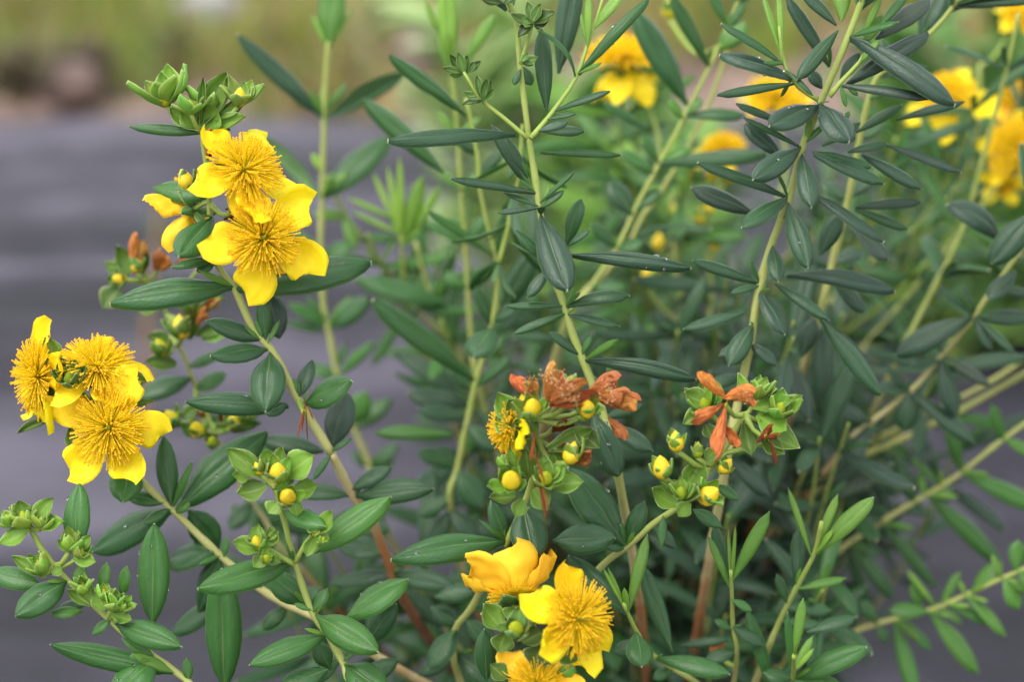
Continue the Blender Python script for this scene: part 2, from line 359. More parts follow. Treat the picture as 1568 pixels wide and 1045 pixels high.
# ------------------------------------------------------------------ plant class
class Plant:
    def __init__(s, name, label, cat, loc, group=None):
        s.root = bpy.data.objects.new(name, None); COL.objects.link(s.root); s.root.empty_display_size = .05
        s.root.location = loc; tag(s.root, label, cat, group)
        s.inv = Matrix.Translation(-Vector(loc)); s.base = Vector(loc); s.leaves = []; s.kind = 'leaf'; s.axis_pts = []
    def child(s, name, me, mw, parent=None, color=None, mat=None):
        o = bpy.data.objects.new(name, me); COL.objects.link(o)
        if mat and not me.materials: me.materials.append(mat)
        if parent is None: o.parent = s.root; o.matrix_local = s.inv @ mw
        else:
            o.parent = parent[0]; o.matrix_local = parent[1].inverted() @ mw
        if color: o.color = (*color, 1)
        return o
    def tube(s, name, pts, rads, ages, sides=8, parent=None):
        # pts in world; Catmull-Rom resample
        n = len(pts); P3 = []; RR = []; AA = []
        for i in range(n - 1):
            p0 = pts[max(i - 1, 0)]; p1 = pts[i]; p2 = pts[i + 1]; p3 = pts[min(i + 2, n - 1)]
            k = max(2, int((p2 - p1).length / .0035)); k = min(k, 30)
            for q in range(k):
                f = q / k
                P3.append(0.5 * ((2 * p1) + (p2 - p0) * f + (2 * p0 - 5 * p1 + 4 * p2 - p3) * f * f + (3 * p1 - p0 - 3 * p2 + p3) * f ** 3))
                RR.append(rads[i] + (rads[i + 1] - rads[i]) * f); AA.append(ages[i] + (ages[i + 1] - ages[i]) * f)
        P3.append(pts[-1]); RR.append(rads[-1]); AA.append(ages[-1])
        vs = []; fs = []; cols = []
        ref = Vector((.3, 1, .2)).normalized(); off = P3[0].copy(); arc = rnd.uniform(0, .02)
        for i, p in enumerate(P3):
            T = (P3[min(i + 1, len(P3) - 1)] - P3[max(i - 1, 0)]).normalized()
            ref = (ref - T * ref.dot(T)); ref = ref.normalized() if ref.length > 1e-5 else T.orthogonal().normalized()
            B = T.cross(ref)
            arc += (p - P3[max(i - 1, 0)]).length; nd = 1 + .20 * math.exp(-(((arc % .026) - .013) / .0022) ** 2)
            for k in range(sides):
                a = 2 * math.pi * k / sides; r = RR[i] * nd * (1 + .10 * math.cos(2 * a)) * (1 + .05 * mnoise.noise(p * 90))
                vs.append(p + ref * (math.cos(a) * r) + B * (math.sin(a) * r) - off); cols.append((AA[i], 0, 0, 1))
        for i in range(len(P3) - 1):
            for k in range(sides):
                a = i * sides + k; b = i * sides + (k + 1) % sides
                fs.append((a, b, b + sides, a + sides))
        fs.append(tuple(range(sides - 1, -1, -1))); fs.append(tuple(range(len(vs) - sides, len(vs))))
        me = mesh_from(name, vs, fs, mats=[M['stem']], attrs={'tint': cols})
        mw = Matrix.Translation(off)
        o = s.child(name, me, mw, parent)
        return o, mw, P3
    def stalk(s, p, A, par, r):
        best = None
        for q in s.axis_pts:
            if q.z > p.z + .004: continue
            dd = (q - p).length
            if best is None or dd < best[0]: best = (dd, q)
        if best is None or best[0] > .045 or best[0] < .002: return
        q = best[1]; m = (p + q) * .5 - A * best[0] * .25
        s.tube('stalk', [p, m, q], [r, r, r * 1.15], [.02, .04, .08], 6, par)
    def add_leaf(s, stem, b, t, N, W, bend, tone, kind=None, mat=None):
        X = t - b; L = X.length
        if L < 1e-4: return
        W *= .84 if (kind or s.kind) == 'narrow' else .92
        bi = min(range(len(BENDS)), key=lambda i: abs(BENDS[i] - bend))
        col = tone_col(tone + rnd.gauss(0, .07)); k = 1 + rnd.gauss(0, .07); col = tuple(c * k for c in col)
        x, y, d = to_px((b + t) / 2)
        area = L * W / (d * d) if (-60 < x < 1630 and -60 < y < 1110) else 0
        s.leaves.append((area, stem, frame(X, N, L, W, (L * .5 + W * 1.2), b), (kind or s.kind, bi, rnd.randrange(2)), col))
    def flush(s, limit=300, drops=0):
        s.leaves.sort(key=lambda r: -r[0])
        near = []
        for area, stem, mw, key, col in s.leaves[:limit]:
            o = s.child('leaf', LEAF[key][0], mw, (stem[0], stem[1]), col)
            if drops and .52 < to_px(mw.translation)[2] < .575: near.append((stem, mw, key))
        rd = random.Random(3)
        for stem, mw, key in rd.sample(near, min(drops, len(near))):
            me = LEAF[key][0]
            for q in range(rd.choice((1, 1, 2, 4))):
                v = me.vertices[rd.randrange(18, 9 * 13)]; r = rd.uniform(.0003, .0008)
                p = mw @ v.co; n = (mw.to_3x3() @ Vector((0, 0, 1))).normalized()
                s.child('water_drop', DROP, frame(n.orthogonal(), n, r, r, r * .8, p), (stem[0], stem[1]))
        rest = s.leaves[limit:]
        if not rest: return
        V = []; F = []; U = []; MI = []; Cc = []; n = 0
        for area, stem, mw, key, col in rest:
            vs, fs, uv, mi = LEAF[key][1]
            A = np.array(mw)[:3]; v = np.array(vs) @ A[:, :3].T + A[:, 3]
            V.append(v); F += [tuple(i + n for i in f) for f in fs]; U += uv; MI += mi; Cc += [(*col, 1)] * len(vs); n += len(vs)
        V = np.concatenate(V) - np.array(s.base)
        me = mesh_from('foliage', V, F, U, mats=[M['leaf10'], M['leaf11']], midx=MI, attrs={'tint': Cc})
        o = s.child('foliage', me, Matrix.Translation(s.base)); tag(o, None, kind='stuff')

# stem given by photo pixels: d0,d1 depths (mm) at the first / last point, r0,r1 radii in px, ages
class Stem:
    def __init__(s, plant, d0, d1, r0, r1, a0, a1, pts, tail=None, name='stem', parent=None):
        s.plant = plant; n = len(pts); s.px = []
        seg = [0]
        for p, q in zip(pts, pts[1:]): seg.append(seg[-1] + math.hypot(q[0] - p[0], q[1] - p[1]))
        for p, l in zip(pts, seg):
            f = l / seg[-1]; s.px.append((p[0], p[1], (d0 + (d1 - d0) * f) / 1000 if len(p) < 3 else p[2] / 1000))
        W = [P(*p) for p in s.px]
        rads = [(r0 + (r1 - r0) * l / seg[-1]) * KPX * p[2] for p, l in zip(s.px, seg)]
        ages = [a0 + (a1 - a0) * (l / seg[-1]) for l in seg]
        if 600 < d0 < 1000: rads = [r * .76 for r in rads]; ages = [a * .7 for a in ages]
        s.n_vis = len(W)
        if tail:                                # carry the cane on to the root of its plant
            b = plant.base + Vector((rnd.uniform(-.05, .05), rnd.uniform(-.04, .04), -.01))
            e = W[-1]; dirv = (W[-1] - W[-2]).normalized()
            ln = (b - e).length
            for f in (.25, .5, .75, 1.0):
                lin = e.lerp(b, f); g = e + dirv * ln * .45 * f
                p = lin.lerp(g, max(0, (1 - f)) * .8); W.append(p); rads.append(rads[n - 1] * (1 + .35 * f)); ages.append(min(1, max(a1, .62) + .5 * f))
        s.o, s.mw, s.pts = plant.tube(name, W, rads, ages, parent=parent)
        s.ref = (s.o, s.mw)
        if d0 < 760: plant.axis_pts += s.pts[::2]
        if tail and (s.px[0][1] < 0 or s.px[0][0] > 1568):
            T = (s.pts[0] - s.pts[4]).normalized(); q = T.orthogonal().normalized()
            for k in range(8):
                dv = Matrix.Rotation(k * 1.57 + (k // 4) * .8, 3, T) @ q; X = (T * (.5 + .35 * (k // 4)) + dv * .7).normalized()
                plant.add_leaf(s.ref, s.pts[0] - T * .001 * (8 - k), s.pts[0] + X * (.028 - .012 * (k // 4)), T, .007 - .003 * (k // 4), .06, .5 + .5 * (k // 4), 'narrow')
    def at(s, x, y):
        best = None
        for (p, q) in zip(s.px, s.px[1:]):
            vx, vy = q[0] - p[0], q[1] - p[1]; L2 = vx * vx + vy * vy + 1e-6
            f = max(0, min(1, ((x - p[0]) * vx + (y - p[1]) * vy) / L2))
            cx, cy = p[0] + vx * f, p[1] + vy * f; dd = math.hypot(x - cx, y - cy)
            if best is None or dd < best[0]: best = (dd, cx, cy, p[2] + (q[2] - p[2]) * f)
        return best
    def leaf(s, bx, by, tx, ty, w, tone=.5, dz=None, roll=None, bend=.06, o=0, kind=None, under=False):
        dd, cx, cy, d = s.at(bx, by); d += (o if o else -1.3) / 1000
        if dd < 16 and o == 0: bx, by = bx + (cx - bx) * .8, by + (cy - by) * .8
        Lm = math.hypot(tx - bx, ty - by) * KPX * d
        dz_ = rnd.uniform(-.3, .12) * Lm if dz is None else dz / 1000
        b = P(bx, by, d); t = P(tx, ty, d + dz_)
        X = (t - b).normalized()
        N = (UPC * .55 + TOCAM * .83); N = (N - X * N.dot(X)).normalized()
        if under: N = (UPC * .75 - TOCAM * .66); N = (N - X * N.dot(X)).normalized()
        rl = rnd.uniform(-14, 14) if roll is None else roll
        N = Matrix.Rotation(R_(rl), 3, X) @ N
        c = max(.55, abs(N.dot(TOCAM)))
        s.plant.add_leaf(s.ref, b, t, N, w * KPX * d / c, bend, tone, kind)
        if dd < 16 and w >= 17 and Lm > .012 and rnd.random() < .55:
            up = (P(*s.px[0]) - P(*s.px[-1])).normalized()
            X2 = (X * .75 + up * rnd.uniform(.5, .9) + TOCAM * rnd.uniform(-.1, .5)).normalized(); l2 = Lm * rnd.uniform(.24, .42)
            s.plant.add_leaf(s.ref, b, b + X2 * l2, N, l2 * rnd.uniform(.22, .3), .06, min(2, tone + rnd.uniform(.5, 1.1)), kind)
    def leaves(s, *rows):
        for r in rows:
            kw = r[-1] if isinstance(r[-1], dict) else {}
            rr = r[:-1] if kw else r
            s.leaf(*rr[:5], **({'tone': rr[5]} if len(rr) > 5 else {}), **kw)
    def auto(s, n, L, W, tone, f0=.02, f1=.98, ang=62, droop=.15, jit=.25, axil=True, kind=None):
        # opposite, crosswise pairs of leaves along the cane (L, W in mm)
        pts = s.pts; a = rnd.uniform(0, 3)
        for k in range(n):
            f = f0 + (f1 - f0) * (k + rnd.uniform(.2, .8)) / n; i = int(f * (len(pts) - 2)) + 0
            p = pts[i]; T = (pts[max(i - 1, 0)] - pts[min(i + 2, len(pts) - 1)]).normalized()   # towards the tip (first point)
            q = T.orthogonal().normalized(); a += math.pi / 2 + rnd.uniform(-.3, .3)
            for h in (0, math.pi):
                if rnd.random() < .06: continue
                d = Matrix.Rotation(a + h, 3, T) @ q; an = R_(ang + rnd.uniform(-14, 14))
                X = (T * math.cos(an) + d * math.sin(an) + Vector((0, 0, -droop))).normalized()
                Lm = L / 1000 * rnd.uniform(1 - jit, 1 + jit); Wm = W / 1000 * rnd.uniform(1 - jit, 1 + jit)
                s.plant.add_leaf(s.ref, p, p + X * Lm, T + Vector((0, 0, .3)), Wm, rnd.choice((.02, .06, .1, .16)), tone + rnd.uniform(-.15, .2), kind)
                if axil and rnd.random() < .6:
                    X2 = (T * .8 + d * .55 + Vector((rnd.uniform(-.3, .3), rnd.uniform(-.3, .3), 0))).normalized()
                    s.plant.add_leaf(s.ref, p, p + X2 * Lm * .42, T, Wm * .45, .06, min(2.2, tone + rnd.uniform(.2, .7)), kind)

# ------------------------------------------------------------------ flowers, buds
def stamen_mesh(name, n, seed, spread, mats, anther_r=.018, fil=.007, dry=False):
    rs = random.Random(seed); vs = []; fs = []; mi = []
    for k in range(n):
        th = rs.uniform(0, 2 * math.pi); el_ = spread * math.sqrt(rs.random()) if not dry else rs.uniform(0, spread)
        ln = rs.uniform(.82, 1.08) * (1 - .12 * math.cos(el_))
        d = Vector((math.sin(el_) * math.cos(th), math.sin(el_) * math.sin(th), math.cos(el_)))
        r0 = .10 * rs.random() + .02
        b = Vector((math.cos(th) * r0, math.sin(th) * r0, 0))
        up = Vector((0, 0, 1)); m = b + (d * .65 + up * .35) * ln * .5; e = b + d * ln + up * .05
        if dry: m += Vector((rs.gauss(0, .08), rs.gauss(0, .08), 0)); e += Vector((rs.gauss(0, .12), rs.gauss(0, .12), rs.gauss(0, .1)))
        T = (e - b).normalized(); q = T.orthogonal().normalized(); q2 = T.cross(q)
        i0 = len(vs)
        for p, r in ((b, fil * 1.2), (m, fil), (e, fil * .8)):
            for a in range(3):
                an = a * 2 * math.pi / 3; vs.append(p + q * math.cos(an) * r + q2 * math.sin(an) * r)
        for a in range(2):
            for c in range(3): fs.append((i0 + a * 3 + c, i0 + a * 3 + (c + 1) % 3, i0 + a * 3 + 3 + (c + 1) % 3, i0 + a * 3 + 3 + c)); mi.append(0)
        i1 = len(vs); r = anther_r * rs.uniform(.8, 1.2)
        for v in ((1, 0, 0), (-1, 0, 0), (0, 1, 0), (0, -1, 0), (0, 0, 1), (0, 0, -1)): vs.append(e + (q * v[0] * 1.3 + q2 * v[1] + T * v[2] * .9) * r)
        for f in ((0, 2, 4), (2, 1, 4), (1, 3, 4), (3, 0, 4), (2, 0, 5), (1, 2, 5), (3, 1, 5), (0, 3, 5)): fs.append(tuple(i1 + j for j in f)); mi.append(1)
    return mesh_from(name, vs, fs, mats=mats, midx=mi)
STAMEN = [stamen_mesh('stamen_tuft', 400, i, 1.5, [M['stamen'], M['anther']], .030, .021) for i in range(3)]
DRYST = [stamen_mesh('dry_stamen_tuft', 46, 50 + i, .6, [M['withered'], M['dry_anther']], .026, .009, True) for i in range(2)]
def lathe(name, prof_, mats, sides=12):
    vs = []; fs = []; uv = []
    for i, (r, z) in enumerate(prof_):
        for k in range(sides):
            a = 2 * math.pi * k / sides; vs.append((r * math.cos(a), r * math.sin(a), z)); uv.append((z, k / sides))
    for i in range(len(prof_) - 1):
        for k in range(sides): fs.append((i * sides + k, i * sides + (k + 1) % sides, (i + 1) * sides + (k + 1) % sides, (i + 1) * sides + k))
    fs.append(tuple(range(sides - 1, -1, -1))); fs.append(tuple(range(len(vs) - sides, len(vs))))
    return mesh_from(name, vs, fs, uv, mats=mats)
RECEPT = lathe('flower_heart', [(.02, -.5), (.03, -.2), (.10, -.06), (.14, .0), (.13, .12), (.09, .26), (.04, .36), (.02, .62), (.015, .8), (.004, .84)], [M['pistil']])
# bud: overlapping furled petals, a slight spiral ridge
def bud_mesh():
    vs = []; fs = []; S = 20; pr = [(.10, -.75), (.45, -.62), (.76, -.25), (.86, .15), (.80, .5), (.64, .86), (.44, 1.18), (.22, 1.45), (.08, 1.60), (.01, 1.66)]
    for i, (r, z) in enumerate(pr):
        for k in range(S):
            a = 2 * math.pi * k / S; tw = a * 5 - z * 2.2
            rr = r * (1 + .022 * math.sin(tw) * (1 if i > 1 else .3)); vs.append((rr * math.cos(a), rr * math.sin(a), z))
    for i in range(len(pr) - 1):
        for k in range(S): fs.append((i * S + k, i * S + (k + 1) % S, (i + 1) * S + (k + 1) % S, (i + 1) * S + k))
    fs.append(tuple(range(S - 1, -1, -1)))
    return mesh_from('bud_body', vs, fs, mats=[M['bud']])
BUD = bud_mesh()
def drop_mesh():
    t = NT('water'); pr = t.n('BsdfPrincipled'); pr.inputs['Base Color'].default_value = (.95, .98, 1, 1); pr.inputs['Roughness'].default_value = .03
    pr.inputs['Transmission Weight'].default_value = 1; pr.inputs['IOR'].default_value = 1.33; t.l(pr.outputs[0], t.out.inputs['Surface'])
    return lathe('water_drop', [(1, -.05), (.97, .2), (.85, .5), (.6, .78), (.3, .94), (.02, 1)], [t.m])
DROP = drop_mesh()
Y_PETAL = (0.94, 0.82, 0.015); O_PETAL = (0.95, 0.68, 0.035)
SEP = (0.20, 0.36, 0.045); SEP_D = (0.085, 0.20, 0.04)

def basis(axis):
    A = C2W(axis).normalized(); U = CR @ Vector((1, 0, 0)); U = U - A * U.dot(A)
    if U.length < .2: U = UPC - A * UPC.dot(A)
    U.normalize(); return A, U, A.cross(U)
def petals_at(plant, parent, c, A, U, V, angs, L, W, elev, meshes, col, seed, name='petal'):
    rs = random.Random(seed)
    for k, a in enumerate(angs):
        a = R_(a); d = U * math.cos(a) + V * math.sin(a)
        e = R_(elev[k % len(elev)] + rs.uniform(-6, 6)); X = d * math.cos(e) + A * math.sin(e)
        N = A * math.cos(e) - d * math.sin(e)
        l = L * rs.uniform(.92, 1.08); w = W * rs.uniform(.9, 1.1)
        cc = tuple(x * rs.uniform(.93, 1.05) for x in col)
        plant.child(name, meshes[rs.randrange(len(meshes))], frame(X, N, l, w, l * .8, c + d * L * .05), parent, cc)
def flower(plant, x, y, d, Rp, axis, rot=0, elev=(4, -6, 2, -10, 0), col=Y_PETAL, st=.62, seed=0, label=None, angs=None, spread=1.0, stscale=(1, 1, 1), wfac=.72, stalk=None):
    d /= 1000; c = P(x, y, d); s = KPX * d; A, U, V = basis(axis); Rm = Rp * s
    mw = frame(A.cross(V), A, Rm, Rm, Rm, c)     # local z = A
    o = plant.child('flower', RECEPT, mw @ Matrix.Scale(.62, 4), None)
    if label: o['label'] = label
    par = (o, mw @ Matrix.Scale(.62, 4))
    plant.stalk(c - A * Rm * .05, A, par, .0009)
    petals_at(plant, par, c, A, U, V, angs or [rot + 72 * k for k in range(5)], Rm, Rm * wfac, elev, PETAL, col, seed)
    petals_at(plant, par, c - A * Rm * .05, A, U, V, [rot + 36 + 72 * k for k in range(5)], Rm * .55, Rm * .3, (-8,), SEPAL, SEP_D, seed + 5, 'sepal')
    so = plant.child('stamens', STAMEN[seed % 3], mw @ Matrix.Diagonal((st * 1.08 * spread, st * 1.08 * spread, st * .85, 1)), par); tag(so, None, kind='stuff')
    return o
def bud(plant, x, y, d, r, axis, col=(1, 1, 1), sep=1.75, open_=38, scol=SEP, n=5, seed=0, body=True, rot=0, label=None):
    d /= 1000; c = P(x, y, d); Rm = r * 1.2 * KPX * d; axis = (axis[0], axis[1] + .38, axis[2] * .82); A, U, V = basis(axis)
    mw = frame(A.cross(V), A, Rm, Rm, Rm, c)
    o = plant.child('bud', BUD, mw, None, col)
    if label: o['label'] = label
    rs = random.Random(seed * 13 + 1)
    base = c - A * Rm * .75
    plant.stalk(base + A * Rm * .1, A, (o, mw), min(.0009, Rm * .4))
    n = n + (3 if sep > 2.3 else 1)
    for k in range(n):
        a = R_(rot + 360 / n * k * (1 if n < 7 else 1.4) + rs.uniform(-14, 14)); dd = U * math.cos(a) + V * math.sin(a)
        e = R_(90 - open_ * .8 - rs.uniform(-14, 14)); X = dd * math.cos(e) + A * math.sin(e); N = A * math.cos(e) - dd * math.sin(e)
        l = Rm * sep * rs.uniform(.9, 1.35); w = l * rs.uniform(.56, .74)
        cc = tuple(v * rs.uniform(.8, 1.15) for v in scol)
        plant.child('sepal', SEPAL[rs.randrange(4)], frame(X, N, l, w, l, base + dd * Rm * .25), (o, mw), cc)
    return o
def bracts(plant, stem, rows, d, col=SEP, o=0):
    # light green bract leaves round the buds, children of their stem
    d = d / 1000
    for (bx, by, tx, ty, w, *k) in rows:
        dz = rnd.uniform(-.35, .1) * math.hypot(tx - bx, ty - by) * KPX * d
        b = P(bx, by, d); t = P(tx, ty, d + dz); t = b + (t - b) * 1.08; w *= 1.05; X = t - b
        N = UPC * .45 + TOCAM * .85 + (CR @ Vector((1, 0, 0))) * rnd.uniform(-.4, .4)
        f = rnd.uniform(.8, 1.15) * (k[0] if k else 1); cc = tuple(v * f for v in col)
        plant.child('bract', SEPAL[rnd.randrange(4)], frame(X, N, X.length, w * KPX * d / .85, X.length, b), stem.ref, cc)
def withered(plant, x, y, d, rows, tuft=None, label=None, seed=0, tint=(1, 1, 1), axis=(0, .5, .8)):
    d /= 1000; c = P(x, y, d); A, U, V = basis(axis); Rm = 40 * KPX * d
    mw = frame(A.cross(V), A, Rm, Rm, Rm, c) @ Matrix.Scale(.6, 4)
    o = plant.child('withered_flower', RECEPT, mw, None)
    if label: o['label'] = label
    plant.stalk(c, A, (o, mw), .0008)
    rs = random.Random(seed + 3)
    for (bx, by, tx, ty, w, *dz) in rows:
        b = P(bx, by, d + (dz[0] / 1000 if dz else 0)); t = P(tx, ty, d + (dz[0] / 1000 if dz else 0) + rs.uniform(-.006, .002)); X = t - b
        N = UPC * rs.uniform(-.5, .8) + TOCAM + (CR @ Vector((1, 0, 0))) * rs.uniform(-.6, .6)
        cc = tuple(v * rs.uniform(.75, 1.2) for v in tint)
        plant.child('petal', WPETAL[rs.randrange(5)], frame(X, N, X.length * 1.06, w * .86 * KPX * d, min(X.length, w * 1.6 * KPX * d) * .5, b), (o, mw), cc)
    for (sx, sy, ex, ey, k) in (tuft or []):
        b = P(sx, sy, d - .004); e = P(ex, ey, d - .008); X = e - b
        so = plant.child('stamens', DRYST[k % 2], frame(X.cross(TOCAM), X, X.length * .8, X.length * .8, X.length, b), (o, mw)); tag(so, None, kind='stuff')
    return o
# ------------------------------------------------------------------ the flowering shrub
SH = Plant('flowering_shrub', 'tall bushy shrub with narrow dark green leaves, yellow tufted flowers and withered orange blooms', 'shrub', ground_p(1010, 1135))
S = SH
# --- cane carrying the tall flower head on the left
A = Stem(S, 548, 575, 4, 7, .12, .35, [(308, 200), (316, 250), (320, 310), (330, 400), (358, 440), (388, 505), (415, 535), (454, 607), (507, 694)])
A2 = Stem(S, 575, 625, 7, 7.5, .45, .9, [(507, 694), (542, 762), (572, 805), (597, 868), (625, 930)], tail=True)
A.leaves((308, 203, 196, 193, 21, .8, dict(dz=4, roll=-20)), (308, 203, 353, 197, 16, .6), (320, 300, 233, 286, 38, 1.2, dict(dz=6)),
  (338, 330, 273, 391, 46, .7, dict(dz=-14, bend=.03)), (325, 396, 262, 408, 18, .8), (328, 398, 300, 415, 24, .7), (358, 437, 167, 464, 50, .6, dict(dz=-6, bend=.10, roll=0)),
  (372, 436, 569, 399, 62, .55, dict(dz=8, bend=.05, roll=-5)), (408, 440, 428, 520, 46, .1, dict(o=14, dz=0)), (413, 516, 401, 448, 25, .6, dict(dz=-2)),
  (415, 522, 428, 490, 9, 1.3), (392, 527, 316, 490, 29, .3, dict(dz=-8)), (403, 540, 322, 544, 31, .3, dict(dz=-10)), (405, 543, 406, 630, 51, .3, dict(dz=-12, bend=.04, roll=0)),
  (442, 622, 283, 614, 40, .35, dict(dz=-4, bend=.08)), (466, 602, 478, 550, 27, .2, dict(dz=4)), (475, 612, 537, 582, 42, .7, dict(dz=-8)), (508, 684, 531, 600, 49, .1, dict(o=10, dz=6)),
  (440, 618, 405, 634, 24, .4), (510, 690, 538, 671, 10, .6), (505, 700, 478, 736, 13, .5), (495, 690, 396, 672, 32, .4, dict(o=22, dz=6)), (400, 520, 392, 490, 12, 1.1), (460, 600, 450, 580, 12, 1.2))
A2.leaves((532, 760, 428, 747, 26, .45, dict(dz=8)), (548, 756, 664, 748, 40, .35, dict(dz=-6, bend=.1)), (545, 745, 600, 715, 28, .3), (583, 850, 518, 828, 32, .4, dict(dz=10)), (590, 882, 505, 893, 23, .4, dict(dz=8)),
  (597, 878, 701, 902, 32, .3, dict(dz=-8, bend=.1)), (600, 900, 690, 960, 36, .3, dict(o=15)), (610, 910, 560, 960, 34, .4, dict(o=12)), (540, 765, 552, 735, 12, 1.2))
flower(S, 403, 366, 540, 88, (.22, .05, .95), 38, (-2, 2, 0, -6, -8), seed=1, label='bright yellow flower with a round tuft of stamens facing outward', st=.60)
flower(S, 372, 262, 541, 82, (.48, .42, .76), 65, (-6, -2, -14, 0, -10), seed=2, label='yellow flower directly below the topmost green buds', st=.66)
flower(S, 296, 322, 556, 66, (-.5, -.45, -.5), 20, (20, 25, 10, 15, 30), col=O_PETAL, seed=3, st=.3, label='fading yellow flower turned away behind a dark leaf')
withered(S, 330, 225, 548, [(318, 245, 322, 208, 22), (322, 240, 330, 212, 14)], seed=11)
withered(S, 352, 328, 545, [(345, 320, 368, 318, 9), (342, 334, 372, 330, 9), (350, 335, 362, 345, 8)], seed=12, tint=(.4, .25, .25))
bud(S, 286, 280, 545, 12, (-.35, .6, .6), sep=2.0, open_=25, seed=4, scol=(.14, .27, .08))
bud(S, 316, 288, 542, 9, (.1, .1, .95), (.35, .6, .5), sep=3.0, open_=55, seed=5, scol=(.15, .28, .10))
bud(S, 338, 284, 544, 8, (.1, .3, .9), (.35, .6, .5), sep=2.6, open_=50, seed=6, scol=(.15, .28, .08))
bud(S, 252, 152, 546, 12, (-.25, .75, .6), (.75, .9, .8), sep=3.6, open_=46, seed=7, rot=10, scol=(.27, .44, .07))
bud(S, 313, 165, 550, 9, (0, .95, .25), (.5, .8, .6), sep=3.5, open_=46, seed=8, rot=40, scol=(.27, .44, .07))
bud(S, 292, 168, 542, 8, (-.1, .85, .45), (.5, .8, .6), sep=3.3, open_=54, seed=28, rot=10, scol=(.27, .44, .07))
bud(S, 366, 154, 545, 11, (.2, .7, .65), sep=3.0, open_=44, seed=9, scol=(.27, .44, .07))
bracts(S, A, [(308, 198, 282, 168, 34), (310, 198, 330, 166, 36), (305, 192, 345, 116, 36), (312, 198, 372, 180, 26), (300, 195, 262, 168, 30), (308, 190, 311, 122, 12, .8), (330, 185, 378, 150, 20)], 546)
# --- cane with the loose flower head at far left
B = Stem(S, 566, 590, 5, 6, .2, .5, [(140, 622), (175, 680), (215, 735), (268, 785), (330, 845), (395, 900), (440, 928), (480, 945), (540, 985)], tail=True)
B.leaves((197, 712, 188, 769, 46, .9, dict(dz=-8)), (248, 773, 190, 757, 25, .8), (268, 768, 250, 667, 37, .7, dict(dz=0)), (277, 772, 410, 660, 62, .6, dict(dz=10, bend=.1)), (272, 768, 293, 707, 15, 1.1),
  (256, 785, 137, 845, 52, .5, dict(dz=10, bend=.08)), (250, 787, 218, 803, 18, .8), (290, 782, 336, 842, 45, .6, dict(o=7, dz=8)), (322, 848, 255, 856, 38, .5, dict(dz=12)), (333, 856, 303, 940, 43, .5, dict(dz=10)),
  (343, 1064, 338, 872, 62, .8, dict(dz=-6, o=-25, bend=.02, roll=0)), (338, 922, 260, 972, 36, .45, dict(o=12)), (345, 850, 347, 822, 14, .9), (400, 902, 385, 870, 20, .6), (395, 905, 460, 900, 26, .5, dict(o=10)), (440, 930, 400, 965, 26, .5, dict(o=10)), (450, 932, 490, 900, 26, .6, dict(o=14)), (270, 785, 290, 765, 22, 1.2))
flower(S, 168, 655, 552, 86, (.05, .0, 1), 25, (-4, 0, -8, -4, 2), seed=4, label='lowest and widest open yellow flower of the loose head', st=.62, angs=[-8, 62, 150, 228, 292])
flower(S, 148, 566, 556, 74, (.25, .72, .6), 10, (-14, -20, -10, -16, -8), seed=5, label='yellow flower seen from its side above a wide open one', st=.72)
flower(S, 66, 578, 560, 76, (-.82, -.05, .52), 80, (-8, -12, -4, 0, -8), seed=6, label='yellow flower turned away to the outside of the loose head', st=.72)
bud(S, 108, 582, 548, 10, (.1, .3, .9), (.25, .5, .4), sep=2.7, open_=45, seed=10, scol=(.10, .22, .04))
bracts(S, B, [(90, 560, 70, 520, 26), (85, 640, 32, 662, 14, .5), (95, 620, 66, 608, 40, .45), (190, 580, 222, 585, 24, .5), (205, 625, 234, 615, 10, .7), (110, 655, 115, 690, 20, .5), (200, 675, 225, 668, 16, .6)], 560)
# --- low cane with unopened green heads at bottom left
Cc = Stem(S, 540, 548, 4, 5.5, .05, .25, [(42, 800), (60, 835), (82, 866), (107, 893), (150, 933), (195, 975), (238, 1008), (283, 1040), (330, 1075)], tail=True)
Cc.leaves((113, 852, 121, 740, 45, .95, dict(dz=4, roll=0)), (65, 897, -22, 874, 35, .8, dict(dz=4)), (98, 893, 23, 944, 43, .75, dict(dz=-10, bend=.08)), (130, 925, 84, 935, 22, .6, dict(o=5)), (126, 935, 77, 940, 17, 1.1),
  (165, 953, 140, 972, 18, 1.1), (155, 910, 163, 862, 22, 1.2), (185, 915, 193, 868, 22, 1.2), (176, 952, 277, 991, 37, .9, dict(dz=-12, bend=.1)), (232, 962, 235, 802, 55, .9, dict(dz=2, o=6, bend=.02, roll=0)),
  (262, 1038, 76, 987, 37, .75, dict(dz=-6, bend=.05)), (238, 1002, 187, 978, 18, 1.1), (228, 1010, 194, 1007, 11, 1.1), (234, 1018, 170, 1068, 46, .85, dict(dz=-10)), (290, 1042, 286, 1008, 18, 1.1), (120, 890, 130, 860, 20, 1.3), (300, 1050, 360, 1075, 30, .8))
for (x, y, r, ax, sd) in ((40, 800, 9, (-.3, .7, .6), 20), (62, 806, 7, (.2, .8, .5), 21), (18, 800, 7, (-.6, .5, .5), 22), (107, 838, 8, (.15, .8, .5), 23), (122, 850, 6, (.5, .6, .6), 24), (66, 872, 8, (-.5, .6, .6), 25), (128, 905, 7, (-.2, .9, .4), 26), (172, 928, 8, (.4, .6, .7), 27), (158, 915, 6, (.2, .9, .4), 28), (186, 932, 6, (.7, .4, .5), 29)):
    bud(S, x, y, 538, r * 1.15, ax, (.40, .70, .6), sep=2.7, open_=32, seed=sd, n=6, scol=(.27, .46, .055))
